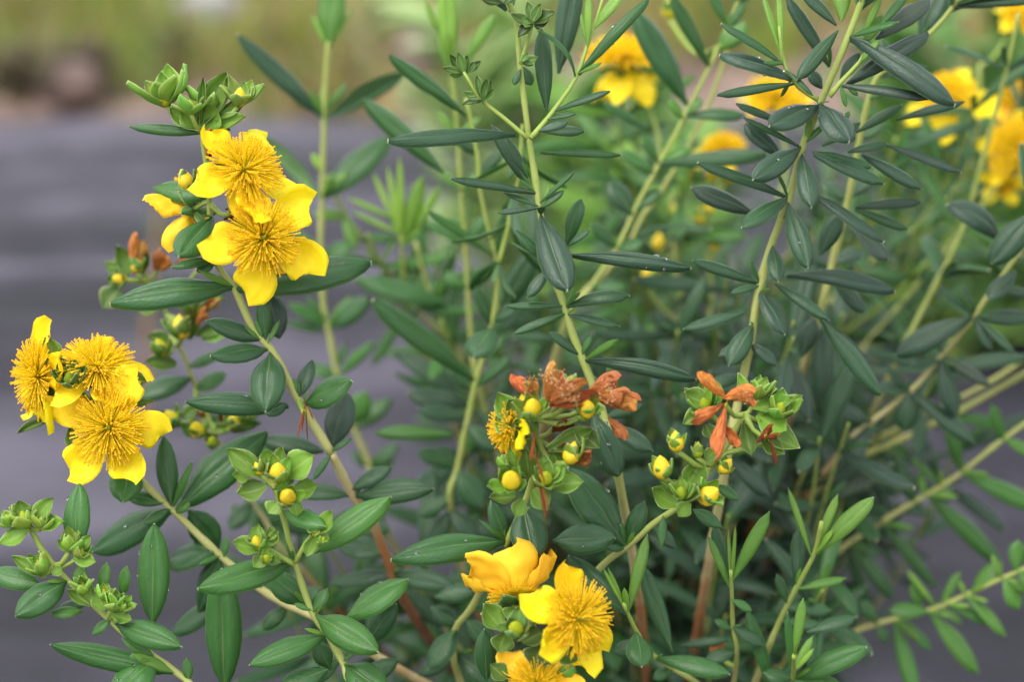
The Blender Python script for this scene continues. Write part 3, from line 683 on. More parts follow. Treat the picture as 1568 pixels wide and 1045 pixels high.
bracts(S, Cc, [(45, 812, 2, 832, 26), (40, 800, 8, 795, 20), (50, 800, 80, 765, 24), (55, 805, 96, 800, 22), (38, 795, 30, 768, 22, .8), (112, 855, 145, 862, 20), (108, 845, 90, 828, 14), (118, 845, 138, 822, 16), (70, 885, 22, 855, 18, .8), (62, 880, 45, 850, 18), (80, 880, 95, 870, 16, .7), (140, 925, 122, 885, 22), (160, 935, 148, 908, 24), (170, 940, 200, 950, 18), (175, 938, 196, 925, 16), (140, 928, 105, 905, 16, .8), (160, 930, 180, 915, 20)], 538)
# --- cane with the yellow budded head
D = Stem(S, 538, 556, 4, 6, .08, .25, [(420, 745), (432, 785), (451, 860), (478, 938), (505, 978), (527, 1018), (548, 1060)], tail=True)
D1 = Stem(S, 540, 536, 4, 3.5, .05, .05, [(451, 866), (425, 850), (402, 838)]); D2 = Stem(S, 540, 537, 4, 3, .05, .05, [(453, 862), (468, 832), (484, 812)])
D.leaves((437, 866, 302, 901, 43, .9, dict(dz=-12, bend=.06, roll=0)), (478, 846, 599, 760, 48, 1.0, dict(dz=4, roll=0)), (468, 926, 410, 877, 42, .6, dict(o=8)), (482, 936, 501, 902, 22, .8), (486, 940, 578, 999, 43, 1.05, dict(dz=-14, bend=.08)),
  (494, 977, 381, 1018, 37, .95, dict(dz=-8)), (505, 1025, 484, 984, 32, .7, dict(o=4)), (526, 1018, 592, 1062, 46, .8, dict(dz=-8)), (502, 1026, 424, 1056, 36, .7), (527, 948, 624, 886, 43, 1.05, dict(dz=2, o=4)), (560, 988, 606, 926, 40, .5, dict(o=14)),
  (440, 779, 498, 806, 27, 1.0, dict(dz=-8)), (478, 935, 450, 925, 10, 1.0), (527, 1012, 552, 990, 8, 1.1), (520, 1010, 470, 1045, 30, .6, dict(o=8)), (545, 1050, 610, 1010, 34, .5, dict(o=12)), (450, 860, 440, 830, 10, 1.2))
bud(S, 425, 729, 532, 14, (.12, .45, .85), sep=2.0, open_=34, seed=31); bud(S, 440, 763, 530, 12.5, (.2, .05, .95), (.8, .8, .8), sep=2.0, open_=48, seed=32); bud(S, 398, 720, 536, 9, (-.4, .7, .5), sep=2.4, open_=28, seed=33)
bracts(S, D, [(402, 730, 351, 690, 30, .8), (408, 745, 366, 755, 32, .7), (412, 716, 408, 690, 22), (424, 714, 433, 687, 22, .8), (438, 728, 479, 700, 42, .9), (448, 752, 484, 746, 30, .8), (425, 770, 412, 786, 24), (452, 765, 455, 790, 18), (385, 728, 358, 728, 22, 1.1), (430, 745, 450, 725, 18)], 536, SEP)
bud(S, 394, 834, 532, 9, (-.1, .5, .8), (.8, .9, .8), sep=2.4, open_=36, seed=34); bud(S, 408, 858, 530, 7, (.1, .1, .9), (.4, .7, .6), sep=2.4, open_=36, seed=35); bud(S, 414, 826, 535, 6, (.3, .8, .5), (.4, .7, .6), sep=2.6, open_=30, seed=36)
bracts(S, D1, [(400, 842, 358, 832, 26), (395, 840, 396, 805, 22), (405, 850, 390, 868, 20), (410, 850, 428, 862, 18, .8), (410, 838, 424, 815, 16)], 533)
bud(S, 484, 818, 534, 7, (.1, .7, .7), (.4, .7, .6), sep=2.2, open_=28, seed=37); bud(S, 492, 830, 533, 6, (.5, .3, .8), (.4, .7, .6), sep=2.2, open_=40, seed=38)
bracts(S, D2, [(484, 818, 508, 785, 26, 1.1), (482, 822, 470, 850, 20), (485, 815, 470, 805, 14), (486, 822, 504, 830, 16)], 533)
# --- centre head: buds, one half-hidden flower, withered blooms
E = Stem(S, 532, 600, 4.5, 6, .1, .3, [(818, 640), (822, 690), (812, 745), (800, 778), (773, 836), (748, 880), (722, 932), (696, 968), (700, 1030)], tail=True)
E.leaves((768, 826, 598, 856, 43, .6, dict(dz=-10, bend=.1, roll=5)), (806, 778, 818, 857, 56, .55, dict(dz=-8, bend=.03, roll=0)), (845, 828, 942, 824, 48, .45, dict(dz=-4, o=-4, bend=.06)), (768, 826, 752, 767, 28, .5), (772, 828, 734, 796, 9, .7), (771, 836, 768, 853, 22, .5),
  (742, 886, 712, 861, 13, .6), (740, 896, 711, 879, 13, .6), (700, 965, 655, 1025, 36, .45, dict(dz=-6)), (700, 1000, 640, 1035, 30, .3), (716, 950, 760, 990, 32, .4, dict(o=10)), (702, 1000, 760, 1050, 36, .4), (745, 1045, 742, 965, 36, .45, dict(o=-60, dz=-4)), (735, 905, 665, 915, 30, .35, dict(o=20)), (710, 960, 660, 930, 30, .35, dict(o=16)))
bud(S, 815, 628, 525, 13.5, (.05, .3, .95), sep=2.15, open_=42, seed=41, rot=18); bud(S, 898, 630, 525, 13.5, (.05, .25, .95), sep=2.1, open_=42, seed=42); bud(S, 783, 738, 524, 14.5, (-.12, .1, .97), sep=2.0, open_=44, seed=43, rot=30)
bud(S, 834, 735, 526, 11, (.15, .2, .95), (.45, .7, .6), sep=2.6, open_=52, seed=44, rot=20); bud(S, 874, 700, 527, 13, (.3, .85, .4), sep=2.2, open_=28, seed=45); bud(S, 772, 712, 526, 8, (-.4, .6, .6), (.4, .7, .6), sep=2.1, open_=22, seed=46); bud(S, 872, 592, 533, 9, (.2, .9, .3), (.45, .7, .6), sep=2.2, open_=22, seed=47)
bracts(S, E, [(790, 650, 764, 605, 32), (785, 655, 760, 640, 36), (800, 640, 778, 615, 28, .8), (800, 650, 820, 668, 34, .6), (840, 690, 905, 660, 30, .5), (815, 700, 790, 655, 26, .5), (790, 760, 752, 762, 22, .6), (800, 765, 790, 790, 22), (815, 750, 835, 780, 30), (840, 745, 890, 740, 32), (800, 745, 775, 700, 16, .7), (790, 715, 780, 688, 12), (880, 655, 915, 685, 28, .5), (858, 720, 845, 690, 30, .7), (810, 730, 805, 690, 26, .5)], 531)
flower(S, 790, 654, 536, 66, (-.93, .18, .12), 0, (-6, -8, -4, -10, -6), seed=7, st=.8, spread=.72, label='half hidden yellow flower among green buds of the centre head', angs=[-62, 15, 130, 205, 280], wfac=.5)
withered(S, 805, 590, 530, [(818, 612, 790, 577, 26), (822, 610, 812, 580, 14)], [(815, 605, 808, 580, 0)], seed=21, label='small withered orange flower beside a round yellow bud')
withered(S, 848, 600, 528, [(838, 622, 852, 566, 26), (840, 620, 862, 572, 18), (838, 618, 843, 572, 12)], [(840, 615, 852, 568, 1)], seed=22, label='withered orange flower standing upright like a column')
withered(S, 880, 612, 524, [(840, 622, 905, 604, 26), (842, 610, 895, 590, 22), (850, 622, 890, 615, 20), (848, 605, 880, 588, 16)], [(846, 615, 880, 590, 0), (850, 618, 868, 596, 1)], seed=23, label='withered orange flower lying across two yellow buds')
withered(S, 930, 604, 530, [(900, 600, 945, 580, 36), (905, 606, 956, 605, 40), (915, 606, 974, 612, 38), (925, 612, 968, 630, 30), (930, 640, 952, 672, 24), (918, 600, 938, 582, 18)], [(900, 605, 940, 598, 0)], seed=24, label='largest crumpled withered flower of the centre head')
withered(S, 878, 690, 533, [(880, 705, 905, 690, 26), (850, 690, 880, 680, 18), (890, 690, 898, 712, 18)], seed=25, label='withered brown flower behind a pointed yellow bud')
withered(S, 855, 650, 535, [(845, 660, 880, 645, 18), (845, 655, 868, 640, 10)], seed=26, tint=(.5, .35, .35))
withered(S, 830, 745, 523, [(826, 730, 838, 796, 7), (823, 725, 832, 785, 6), (828, 735, 840, 780, 5), (818, 660, 812, 700, 8), (815, 685, 832, 735, 5)], seed=27, tint=(.45, .35, .3), label='thin dried stamens hanging below a green bud')
# --- right-hand head with withered bloom
F = Stem(S, 540, 575, 5, 6, .1, .3, [(1140, 635), (1108, 690), (1075, 735), (1040, 775), (1000, 803), (960, 838), (921, 868), (885, 925)], tail=True)
F2 = Stem(S, 545, 545, 4, 3.5, .05, .05, [(1108, 695), (1140, 688), (1172, 680)])
F.leaves((955, 832, 986, 769, 31, .4), (955, 838, 928, 838, 14, .6), (953, 830, 871, 714, 63, .4, dict(dz=4, bend=.05)), (1095, 742, 1133, 766, 19, .7), (1062, 780, 1107, 808, 23, .6), (1016, 790, 1013, 840, 16, .7, dict(o=-3)), (1000, 805, 1035, 840, 24, .3, dict(o=12)))
bud(S, 1036, 682, 532, 12, (-.15, .85, .45), sep=1.9, open_=22, seed=51); bud(S, 1014, 722, 531, 14, (-.2, .75, .6), sep=1.7, open_=26, seed=52); bud(S, 1082, 762, 530, 15, (.5, .1, .85), sep=1.9, open_=40, seed=53); bud(S, 1042, 758, 529, 9, (0, .4, .9), (.35, .65, .6), sep=2.8, open_=48, seed=54); bud(S, 1109, 718, 540, 10, (.6, .5, .5), sep=1.8, open_=26, seed=55); bud(S, 1068, 694, 537, 9, (.1, .95, .2), (.4, .7, .6), sep=1.9, open_=20, seed=56)
bud(S, 1190, 632, 540, 11, (.3, .4, .8), (.4, .7, .6), sep=3.0, open_=42, seed=57); bud(S, 1080, 622, 540, 9, (-.3, .4, .8), (.4, .7, .6), sep=3.2, open_=50, seed=58); bud(S, 1160, 606, 542, 9, (.3, .85, .4), (.4, .7, .6), sep=3.0, open_=36, seed=59)
bracts(S, F, [(1050, 752, 1074, 708, 34), (1040, 776, 1001, 750, 32), (1045, 765, 1010, 735, 18, .7), (1055, 770, 1040, 790, 22), (1070, 750, 1062, 725, 16, .8), (1090, 620, 1050, 602, 30, .8), (1085, 625, 1048, 650, 24, .8), (1095, 630, 1090, 580, 26), (1140, 620, 1130, 575, 20), (1150, 625, 1212, 612, 26), (1160, 635, 1200, 660, 46, 1.1), (1165, 640, 1218, 685, 40, .8), (1140, 650, 1150, 695, 24, .5), (1165, 670, 1198, 695, 26, .7), (1080, 650, 1090, 672, 22, .5), (1020, 730, 995, 712, 16, .7), (1080, 705, 1095, 690, 20, .8)], 540)
withered(S, 1112, 622, 528, [(1114, 610, 1082, 572, 24), (1110, 618, 1064, 640, 26), (1112, 620, 1098, 692, 28), (1105, 650, 1122, 682, 22), (1106, 612, 1150, 606, 34), (1130, 600, 1150, 622, 18), (1108, 640, 1096, 665, 16)], [(1125, 612, 1146, 600, 0)], seed=31, label='drooping withered orange flower draped over green sepals')
withered(S, 1172, 670, 532, [(1158, 680, 1182, 655, 14), (1165, 672, 1190, 668, 12), (1178, 672, 1186, 708, 8)], seed=32, tint=(.4, .3, .3), label='small dark dried flower inside a pale green sepal')
# --- flowers at the bottom edge
G0 = Stem(S, 540, 600, 4.5, 6, .1, .3, [(815, 940), (820, 985), (830, 1040), (860, 1090)], tail=True)
flower(S, 786, 922, 540, 88, (-.18, .72, -.42), 0, (38, 52, 46, 40, 50), col=O_PETAL, st=.4, seed=8, label='cupped golden flower seen from behind without visible stamens', wfac=.85)
flower(S, 880, 947, 526, 82, (.52, .05, .85), 15, (-4, -8, 0, -6, -14), seed=9, st=.66, label='yellow flower with long stamens fanning out beside a cupped one', angs=[100, 152, 212, 288, 318])
flower(S, 822, 1050, 530, 68, (.05, .25, .95), 60, (14, 10, 8, 12, 10), col=O_PETAL, seed=10, st=.6, label='orange yellow flower below the green bud at the lowest head')
bud(S, 790, 966, 522, 12, (-.05, .25, .95), (.45, .72, .6), sep=2.4, open_=44, seed=61, scol=(.17, .30, .07)); bud(S, 866, 1030, 532, 14, (.3, .7, .5), (.6, .8, .7), sep=1.9, open_=26, seed=62)
bracts(S, G0, [(770, 965, 742, 928, 34, .75), (800, 960, 838, 912, 26, .8), (785, 955, 790, 932, 36, .8), (775, 970, 765, 998, 32, .55), (830, 990, 818, 1020, 40, .4), (850, 1000, 885, 1012, 30, .5), (775, 1040, 752, 1020, 26, .6), (800, 985, 830, 970, 30, .5)], 528)
# --- small shoots at the bottom, right of the flowers
G = Stem(S, 552, 590, 3, 4.5, .02, .2, [(955, 925), (968, 955), (985, 985), (1000, 1005), (1030, 1025), (1068, 1048)], tail=True); S.kind = 'narrow'
G.leaves((962, 938, 991, 819, 23, 1.7, dict(dz=0)), (955, 938, 924, 871, 7, 2.1), (958, 940, 932, 871, 8, 2.0), (958, 940, 871, 850, 38, .6, dict(dz=8)), (975, 968, 983, 1021, 35, .7, dict(dz=-10)), (1006, 1006, 1118, 1033, 31, .6, dict(dz=-8, bend=.1)), (1030, 1000, 984, 865, 33, .55, dict(dz=10, bend=.03)), (1040, 990, 1116, 980, 17, .4, dict(o=16)), (985, 985, 940, 1000, 30, .4, dict(o=14)), (1030, 1025, 1000, 1040, 20, .5))
H = Stem(S, 560, 590, 3, 4, .05, .25, [(1119, 875), (1121, 920), (1122, 960), (1128, 1010)], tail=True)
H.leaves((1118, 905, 1085, 821, 15, 1.6), (1118, 900, 1093, 803, 27, .5, dict(o=8)), (1117, 900, 1116, 812, 7, 2.1), (1123, 900, 1126, 805, 7, 2.0), (1125, 890, 1178, 784, 25, 1.5), (1121, 918, 1152, 936, 16, .8), (1186, 1064, 1146, 933, 27, .7, dict(o=-6)), (1125, 960, 1170, 990, 24, .4), (1124, 965, 1095, 950, 14, .7), (1126, 1000, 1080, 1010, 24, .4))
I = Stem(S, 562, 600, 3.5, 5, .02, .25, [(1258, 800), (1248, 845), (1231, 880), (1213, 913), (1191, 958), (1170, 1010)], tail=True)
I.leaves((1240, 852, 1207, 747, 12, 1.9), (1250, 842, 1283, 757, 17, 2.0), (1254, 850, 1336, 761, 29, 1.7), (1220, 902, 1224, 808, 27, .4), (1225, 904, 1296, 885, 15, 1.4), (1205, 925, 1190, 880, 18, .5), (1195, 950, 1260, 960, 20, .5, dict(o=12)), (1200, 930, 1275, 935, 26, .3, dict(o=20)))
I2 = Stem(S, 556, 600, 3.5, 4.5, .02, .2, [(1216, 1005), (1214, 1040), (1205, 1075)], tail=True)
I2.leaves((1215, 1040, 1207, 939, 16, .9), (1217, 1002, 1230, 917, 19, 1.7), (1220, 1030, 1246, 994, 10, 2.2), (1219, 1030, 1238, 1002, 10, 2.1), (1215, 1040, 1326, 990, 35, .9, dict(dz=-6)), (1235, 968, 1312, 944, 23, .4, dict(o=18)), (1214, 1030, 1245, 975, 16, 1.6), (1212, 1040, 1170, 1030, 24, .5), (1214, 1040, 1290, 1050, 30, .8))
# --- centre cane rising above the middle head
J = Stem(S, 545, 570, 4, 7, .1, .22, [(765, -20), (789, 25), (796, 98), (810, 212), (818, 262), (828, 330), (846, 420), (865, 470), (878, 515), (903, 578), (925, 640), (945, 720)], tail=True)
J.kind = 'leaf'
J.leaves((790, 203, 593, 213, 31, .25, dict(dz=-10, bend=.08, roll=10)), (837, 170, 829, 41, 33, .35, dict(o=4, dz=-2)), (855, 112, 882, -45, 46, .3, dict(o=26, dz=0)), (812, 296, 690, 272, 18, .2, dict(dz=-6)), (823, 316, 771, 294, 11, .4), (822, 318, 761, 325, 13, .2), (813, 290, 753, 190, 28, .3, dict(o=12)), (809, 272, 774, 208, 19, .3, dict(o=6)),
  (828, 310, 879, 263, 10, .8), (834, 322, 842, 282, 8, 1.8), (832, 318, 863, 291, 16, .5), (829, 327, 869, 444, 53, .25, dict(dz=-16, bend=.03, roll=0)), (868, 389, 1059, 410, 31, .15, dict(o=-4, dz=-4, bend=.10, roll=8)), (838, 405, 789, 351, 22, .4), (837, 402, 784, 371, 9, .5), (834, 412, 807, 455, 23, .3), (866, 376, 889, 304, 29, .3, dict(o=10)), (868, 377, 903, 351, 13, .5),
  (857, 470, 774, 468, 15, .3), (858, 482, 785, 511, 17, .5), (875, 466, 964, 452, 26, .35, dict(bend=.16)), (872, 480, 949, 499, 17, .4), (903, 548, 1067, 581, 31, .25, dict(dz=-4, bend=.16, roll=6)), (882, 546, 842, 508, 19, .4), (913, 530, 919, 582, 27, .2, dict(o=12)), (800, 105, 786, 130, 14, .5), (797, 98, 815, 130, 24, .6, dict(o=8)), (889, 545, 905, 515, 12, .8), (868, 470, 880, 440, 10, 1.2), (908, 632, 948, 731, 50, .25, dict(o=-10, dz=-4)), (930, 650, 1000, 690, 34, .2, dict(o=10)), (927, 640, 870, 620, 26, .3, dict(o=16)), (926, 640, 985, 620, 24, .3, dict(o=14)))
J1 = Stem(S, 546, 540, 4, 2.5, .08, .05, [(808, 212), (768, 178), (745, 160), (728, 140), (710, 110)])
J2 = Stem(S, 547, 556, 4.5, 2.5, .08, .03, [(812, 212), (838, 182), (880, 122), (900, 68), (914, 28), (925, -10)])
J3 = Stem(S, 546, 542, 3.5, 3, .08, .05, [(797, 98), (808, 62), (816, 34)])
for (st, cx, cy, rows) in ((J1, 735, 145, [(738, 152, 712, 142, 12), (736, 150, 730, 118, 13), (740, 152, 756, 138, 12), (738, 152, 745, 122, 12), (735, 155, 710, 160, 10, .6), (742, 155, 720, 150, 12), (740, 150, 752, 125, 10, .6)]), (J1, 708, 105, [(710, 112, 680, 105, 11, .7), (709, 112, 690, 85, 13, .6), (711, 112, 702, 82, 13), (712, 112, 716, 86, 12), (713, 112, 735, 95, 12, .6), (711, 113, 690, 115, 12), (714, 112, 726, 96, 11)]),
    (J3, 815, 25, [(816, 36, 785, 22, 18, .6), (816, 34, 808, 5, 16), (818, 36, 848, 20, 22, .6), (817, 36, 840, 30, 20, .5), (816, 38, 795, 55, 20, .25), (817, 34, 828, 8, 16), (815, 38, 800, 30, 18), (818, 38, 830, 38, 20, .7)]), (J3, 806, 92, [(800, 95, 822, 88, 14, .8), (798, 96, 815, 100, 12, .6), (799, 95, 808, 82, 10)]), (J, 768, 0, [(768, 5, 735, -5, 18, .3), (770, 5, 762, -20, 16, .5), (772, 6, 790, -12, 16, .5)])):
    bracts(S, st, rows, 541, (.11, .23, .04))
J2.leaves((887, 113, 993, -6, 23, .7, dict(dz=0)), (883, 116, 823, 45, 10, .8, dict(bend=.24, roll=40)), (903, 72, 901, -8, 15, 2.0), (913, 42, 953, -14, 22, 1.9), (900, 70, 890, 20, 10, 1.9), (855, 172, 934, 138, 15, .3), (838, 182, 882, 173, 10, .4), (828, 203, 870, 186, 20, .3), (830, 200, 895, 200, 20, .4, dict(o=16)), (828, 232, 952, 236, 16, .5, dict(o=14)))
# --- blurred cane behind it
K = Stem(S, 615, 650, 4, 7.5, .12, .3, [(713, 150), (722, 190), (731, 240), (735, 290), (748, 350), (762, 405), (757, 480), (740, 545), (725, 600), (715, 650), (700, 720), (690, 780)], tail=True)
K2 = Stem(S, 660, 690, 4, 6, .15, .3, [(690, 100), (700, 200), (706, 290), (712, 370), (716, 440), (722, 520), (735, 600)], tail=True)
K3 = Stem(S, 620, 615, 6, 3, .12, .05, [(764, 402), (782, 330), (795, 260), (800, 190)])
K.leaves((704, 178, 595, 82, 29, .6, dict(dz=-6)), (680, 263, 555, 149, 39, .6, dict(o=12)), (748, 392, 656, 321, 15, 1.0), (770, 402, 772, 328, 23, .7), (765, 482, 816, 388, 46, .5, dict(o=15)), (745, 495, 729, 439, 23, .5), (757, 492, 790, 468, 24, .5), (722, 579, 572, 457, 41, .85, dict(dz=-10)), (755, 500, 724, 546, 43, .4, dict(o=-20, dz=-10)), (730, 592, 782, 545, 23, .7), (722, 600, 690, 560, 22, .6, dict(o=10)), (742, 546, 770, 520, 22, .7),
  (718, 640, 640, 625, 30, .4, dict(o=14)), (690, 665, 572, 662, 26, 1.0, dict(o=-4, bend=.1)), (715, 650, 760, 690, 34, .4), (700, 720, 740, 780, 50, .35), (702, 715, 640, 690, 30, .5, dict(o=12)), (695, 760, 640, 790, 30, .4), (720, 620, 625, 600, 36, .3, dict(o=20)), (733, 270, 770, 230, 22, .5, dict(o=10)), (730, 235, 690, 200, 24, .5, dict(o=20)), (690, 780, 730, 830, 40, .3), (690, 782, 650, 850, 40, .3))
K2.leaves((688, 102, 682, -32, 36, 2.1), (712, 92, 759, 20, 23, 1.7), (680, 60, 650, 0, 12, 2.1), (695, 120, 672, 50, 16, 1.9), (716, 372, 654, 338, 23, .8), (712, 370, 690, 330, 18, 1.0), (714, 372, 745, 330, 26, .8), (706, 290, 670, 262, 18, 1.4), (706, 288, 738, 262, 18, 1.4), (716, 440, 680, 420, 30, .8), (718, 440, 745, 410, 34, .8), (700, 205, 735, 180, 14, 1.6), (700, 205, 670, 170, 14, 1.6))
K3.auto(4, 26, 6, .6); S.kind = 'leaf'
# --- upright cane left of the middle, out of focus
Sx = Stem(S, 675, 720, 5.5, 7, .3, .5, [(503, 64), (500, 100), (498, 130), (496, 200), (493, 300), (491, 390), (496, 470), (506, 520), (518, 580), (542, 654), (567, 717), (580, 790)], tail=True)
Sx.leaves((502, 74, 512, -45, 46, 1.3, dict(dz=0)), (489, 178, 365, 51, 31, .5), (506, 178, 622, 107, 28, 1.0, dict(under=True)), (497, 182, 496, 128, 17, 1.7), (489, 178, 474, 138, 13, 1.7), (508, 166, 532, 128, 14, 1.3), (489, 300, 402, 204, 28, 1.2, dict(under=True)), (496, 300, 598, 204, 52, .7, dict(dz=6)), (497, 296, 532, 262, 18, 1.5), (487, 262, 478, 234, 14, 2.3), (495, 500, 443, 463, 21, .7), (490, 510, 438, 493, 15, .7), (497, 496, 469, 453, 17, .7),
  (503, 500, 537, 452, 15, 1.5), (512, 500, 567, 455, 36, .6), (524, 572, 574, 522, 21, .9), (520, 562, 530, 523, 15, .8), (545, 655, 600, 610, 30, 1.0), (540, 650, 560, 600, 40, 1.0, dict(o=-10)), (543, 655, 520, 620, 24, .6), (567, 717, 610, 680, 26, .6), (566, 715, 540, 690, 22, .5), (575, 735, 600, 705, 24, .8), (490, 70, 478, 20, 10, 1.9), (510, 70, 540, 10, 10, 1.9), (491, 395, 540, 372, 30, .9), (490, 395, 452, 352, 22, 1.2), (515, 575, 470, 560, 24, .6))
S2 = Stem(S, 695, 730, 4.5, 6, .25, .4, [(500, 270), (512, 298), (545, 353), (595, 416), (632, 468), (665, 500), (695, 525), (715, 580)], tail=True)
S2.leaves((542, 372, 613, 368, 18, .9, dict(bend=.16)), (686, 463, 544, 424, 36, .7, dict(o=-30)), (728, 481, 638, 470, 19, .7, dict(o=-30)), (530, 330, 480, 325, 22, 1.8), (525, 325, 545, 385, 22, 1.7), (600, 420, 640, 400, 24, .7), (596, 418, 560, 440, 22, .8), (640, 470, 690, 440, 22, 1.0), (690, 522, 740, 500, 24, .7), (690, 522, 650, 545, 24, .6), (632, 468, 610, 440, 18, .8))
T_ = Stem(S, 690, 720, 3.5, 5, .1, .4, [(614, 360), (617, 400), (622, 440), (640, 500), (665, 570)], tail=True)
T3 = Stem(S, 688, 700, 3.5, 5, .3, .4, [(636, 370), (645, 405), (655, 440), (668, 480)])
T_.leaves((610, 345, 568, 258, 11, 2.4), (613, 345, 594, 254, 11, 2.4), (616, 350, 611, 240, 12, 2.3), (620, 376, 647, 268, 28, 1.9), (634, 356, 674, 283, 16, 2.1), (605, 335, 533, 302, 9, 2.2), (607, 352, 539, 323, 9, 2.1), (622, 440, 612, 390, 16, 1.2), (625, 445, 650, 400, 16, 1.0), (616, 378, 655, 330, 14, 1.8), (616, 375, 590, 300, 10, 2.3))
T3.leaves((664, 470, 700, 380, 14, 1.2), (660, 460, 640, 420, 14, 1.2))
# --- blurred flower head behind the left flowers
L = Stem(S, 618, 660, 4, 4.5, .1, .75, [(225, 430), (250, 468), (262, 510), (283, 548), (300, 595), (318, 640), (340, 690), (358, 733), (385, 770), (405, 796), (440, 850)], tail=True)
L.leaves((285, 580, 209, 608, 37, .6), (300, 596, 345, 570, 30, .8), (318, 640, 380, 645, 30, .7), (342, 690, 300, 740, 36, .6), (290, 560, 340, 540, 20, .9), (250, 470, 215, 465, 20, 1.2), (340, 690, 420, 690, 40, .5, dict(o=20)), (383, 770, 430, 800, 40, .6, dict(o=14)), (385, 770, 350, 810, 32, .6))
withered(S, 212, 388, 612, [(206, 420, 212, 366, 22), (204, 420, 204, 372, 14), (206, 415, 220, 372, 16)], seed=41, label='upright withered orange flower behind a long dark leaf')
withered(S, 245, 402, 616, [(236, 415, 240, 388, 20), (246, 415, 258, 396, 22), (265, 412, 290, 404, 16), (240, 412, 234, 394, 14)], seed=42); withered(S, 305, 412, 620, [(298, 415, 322, 408, 16), (300, 410, 318, 400, 10)], seed=43); withered(S, 305, 480, 612, [(300, 500, 312, 478, 22), (310, 480, 335, 462, 14), (318, 470, 330, 458, 12), (306, 490, 300, 460, 14)], seed=44, label='blurred withered orange flower beside yellow buds')
for (x, y, r, ax, c, sd) in ((277, 508, 14, (-.05, .85, .4), (1, 1, 1), 71), (293, 472, 12, (.1, .9, .3), (1, .95, 1), 72), (248, 536, 11, (-.3, .5, .7), (.6, .8, .7), 73), (186, 428, 9, (-.5, -.3, .7), (1, .95, 1), 74), (265, 645, 12, (-.4, .4, .8), (.7, .85, .7), 75), (303, 662, 12, (-.1, .3, .9), (.8, .9, .7), 76), (358, 650, 12, (.3, .4, .8), (.7, .85, .7), 77), (375, 640, 10, (.5, .4, .7), (.8, .9, .7), 78), (210, 410, 9, (0, .9, .3), (.9, .95, .9), 79), (325, 680, 9, (.2, .2, .9), (.4, .7, .6), 80)):
    bud(S, x, y, 612, r, ax, c, sep=2.0, open_=36, seed=sd, scol=(.13, .27, .04))
bracts(S, L, [(195, 425, 162, 405, 24, .8), (200, 418, 182, 378, 24, .8), (218, 420, 226, 385, 16, .7), (185, 440, 160, 470, 34, .5), (210, 470, 240, 475, 24, .8), (295, 452, 342, 460, 12, .8), (260, 530, 228, 515, 26, .5), (270, 560, 225, 555, 26, .5), (290, 520, 300, 480, 20, .7), (300, 515, 345, 500, 20, .8), (310, 520, 350, 510, 26, .9), (280, 640, 300, 625, 20, .5), (330, 655, 395, 650, 20, .8)], 616, (.17, .33, .05))
withered(S, 305, 632, 622, [(300, 640, 296, 626, 14), (305, 640, 312, 626, 14), (340, 650, 346, 632, 18), (338, 655, 352, 648, 14)], seed=45, tint=(.7, .4, .35))
withered(S, 466, 632, 560, [(468, 618, 456, 660, 4), (468, 618, 470, 668, 3), (467, 615, 462, 655, 3), (470, 620, 478, 640, 3)], seed=46, tint=(.5, .4, .4))
# --- tall cane on the right with narrow blue-green leaves
S.kind = 'narrow'
Mm = Stem(S, 552, 590, 5.5, 7.5, .1, .35, [(1330, -25), (1320, 0), (1298, 58), (1268, 130), (1251, 170), (1226, 232), (1215, 280), (1198, 331), (1178, 385), (1160, 455), (1150, 520), (1140, 570), (1125, 640), (1110, 720)], tail=True)
M1 = Stem(S, 555, 548, 4.5, 2.5, .08, .03, [(1252, 152), (1224, 134), (1206, 110), (1198, 86), (1193, 40)])
M2 = Stem(S, 556, 552, 4.5, 3, .1, .05, [(1270, 148), (1288, 125), (1316, 95), (1330, 70)])
M1.leaves((1200, 92, 1168, -14, 13, 2.0), (1198, 82, 1192, -14, 13, 2.0), (1196, 98, 1105, 34, 17, .35), (1210, 122, 1102, 82, 34, .1, dict(bend=.1)), (1212, 130, 1097, 144, 19, .15), (1206, 106, 1246, 146, 11, .4))
M2.leaves((1293, 133, 1427, 149, 21, .05, dict(bend=.08)), (1295, 127, 1422, 47, 37, .0, dict(o=6)), (1285, 125, 1316, 80, 24, .1, dict(o=8)), (1316, 95, 1345, 60, 14, 1.7))
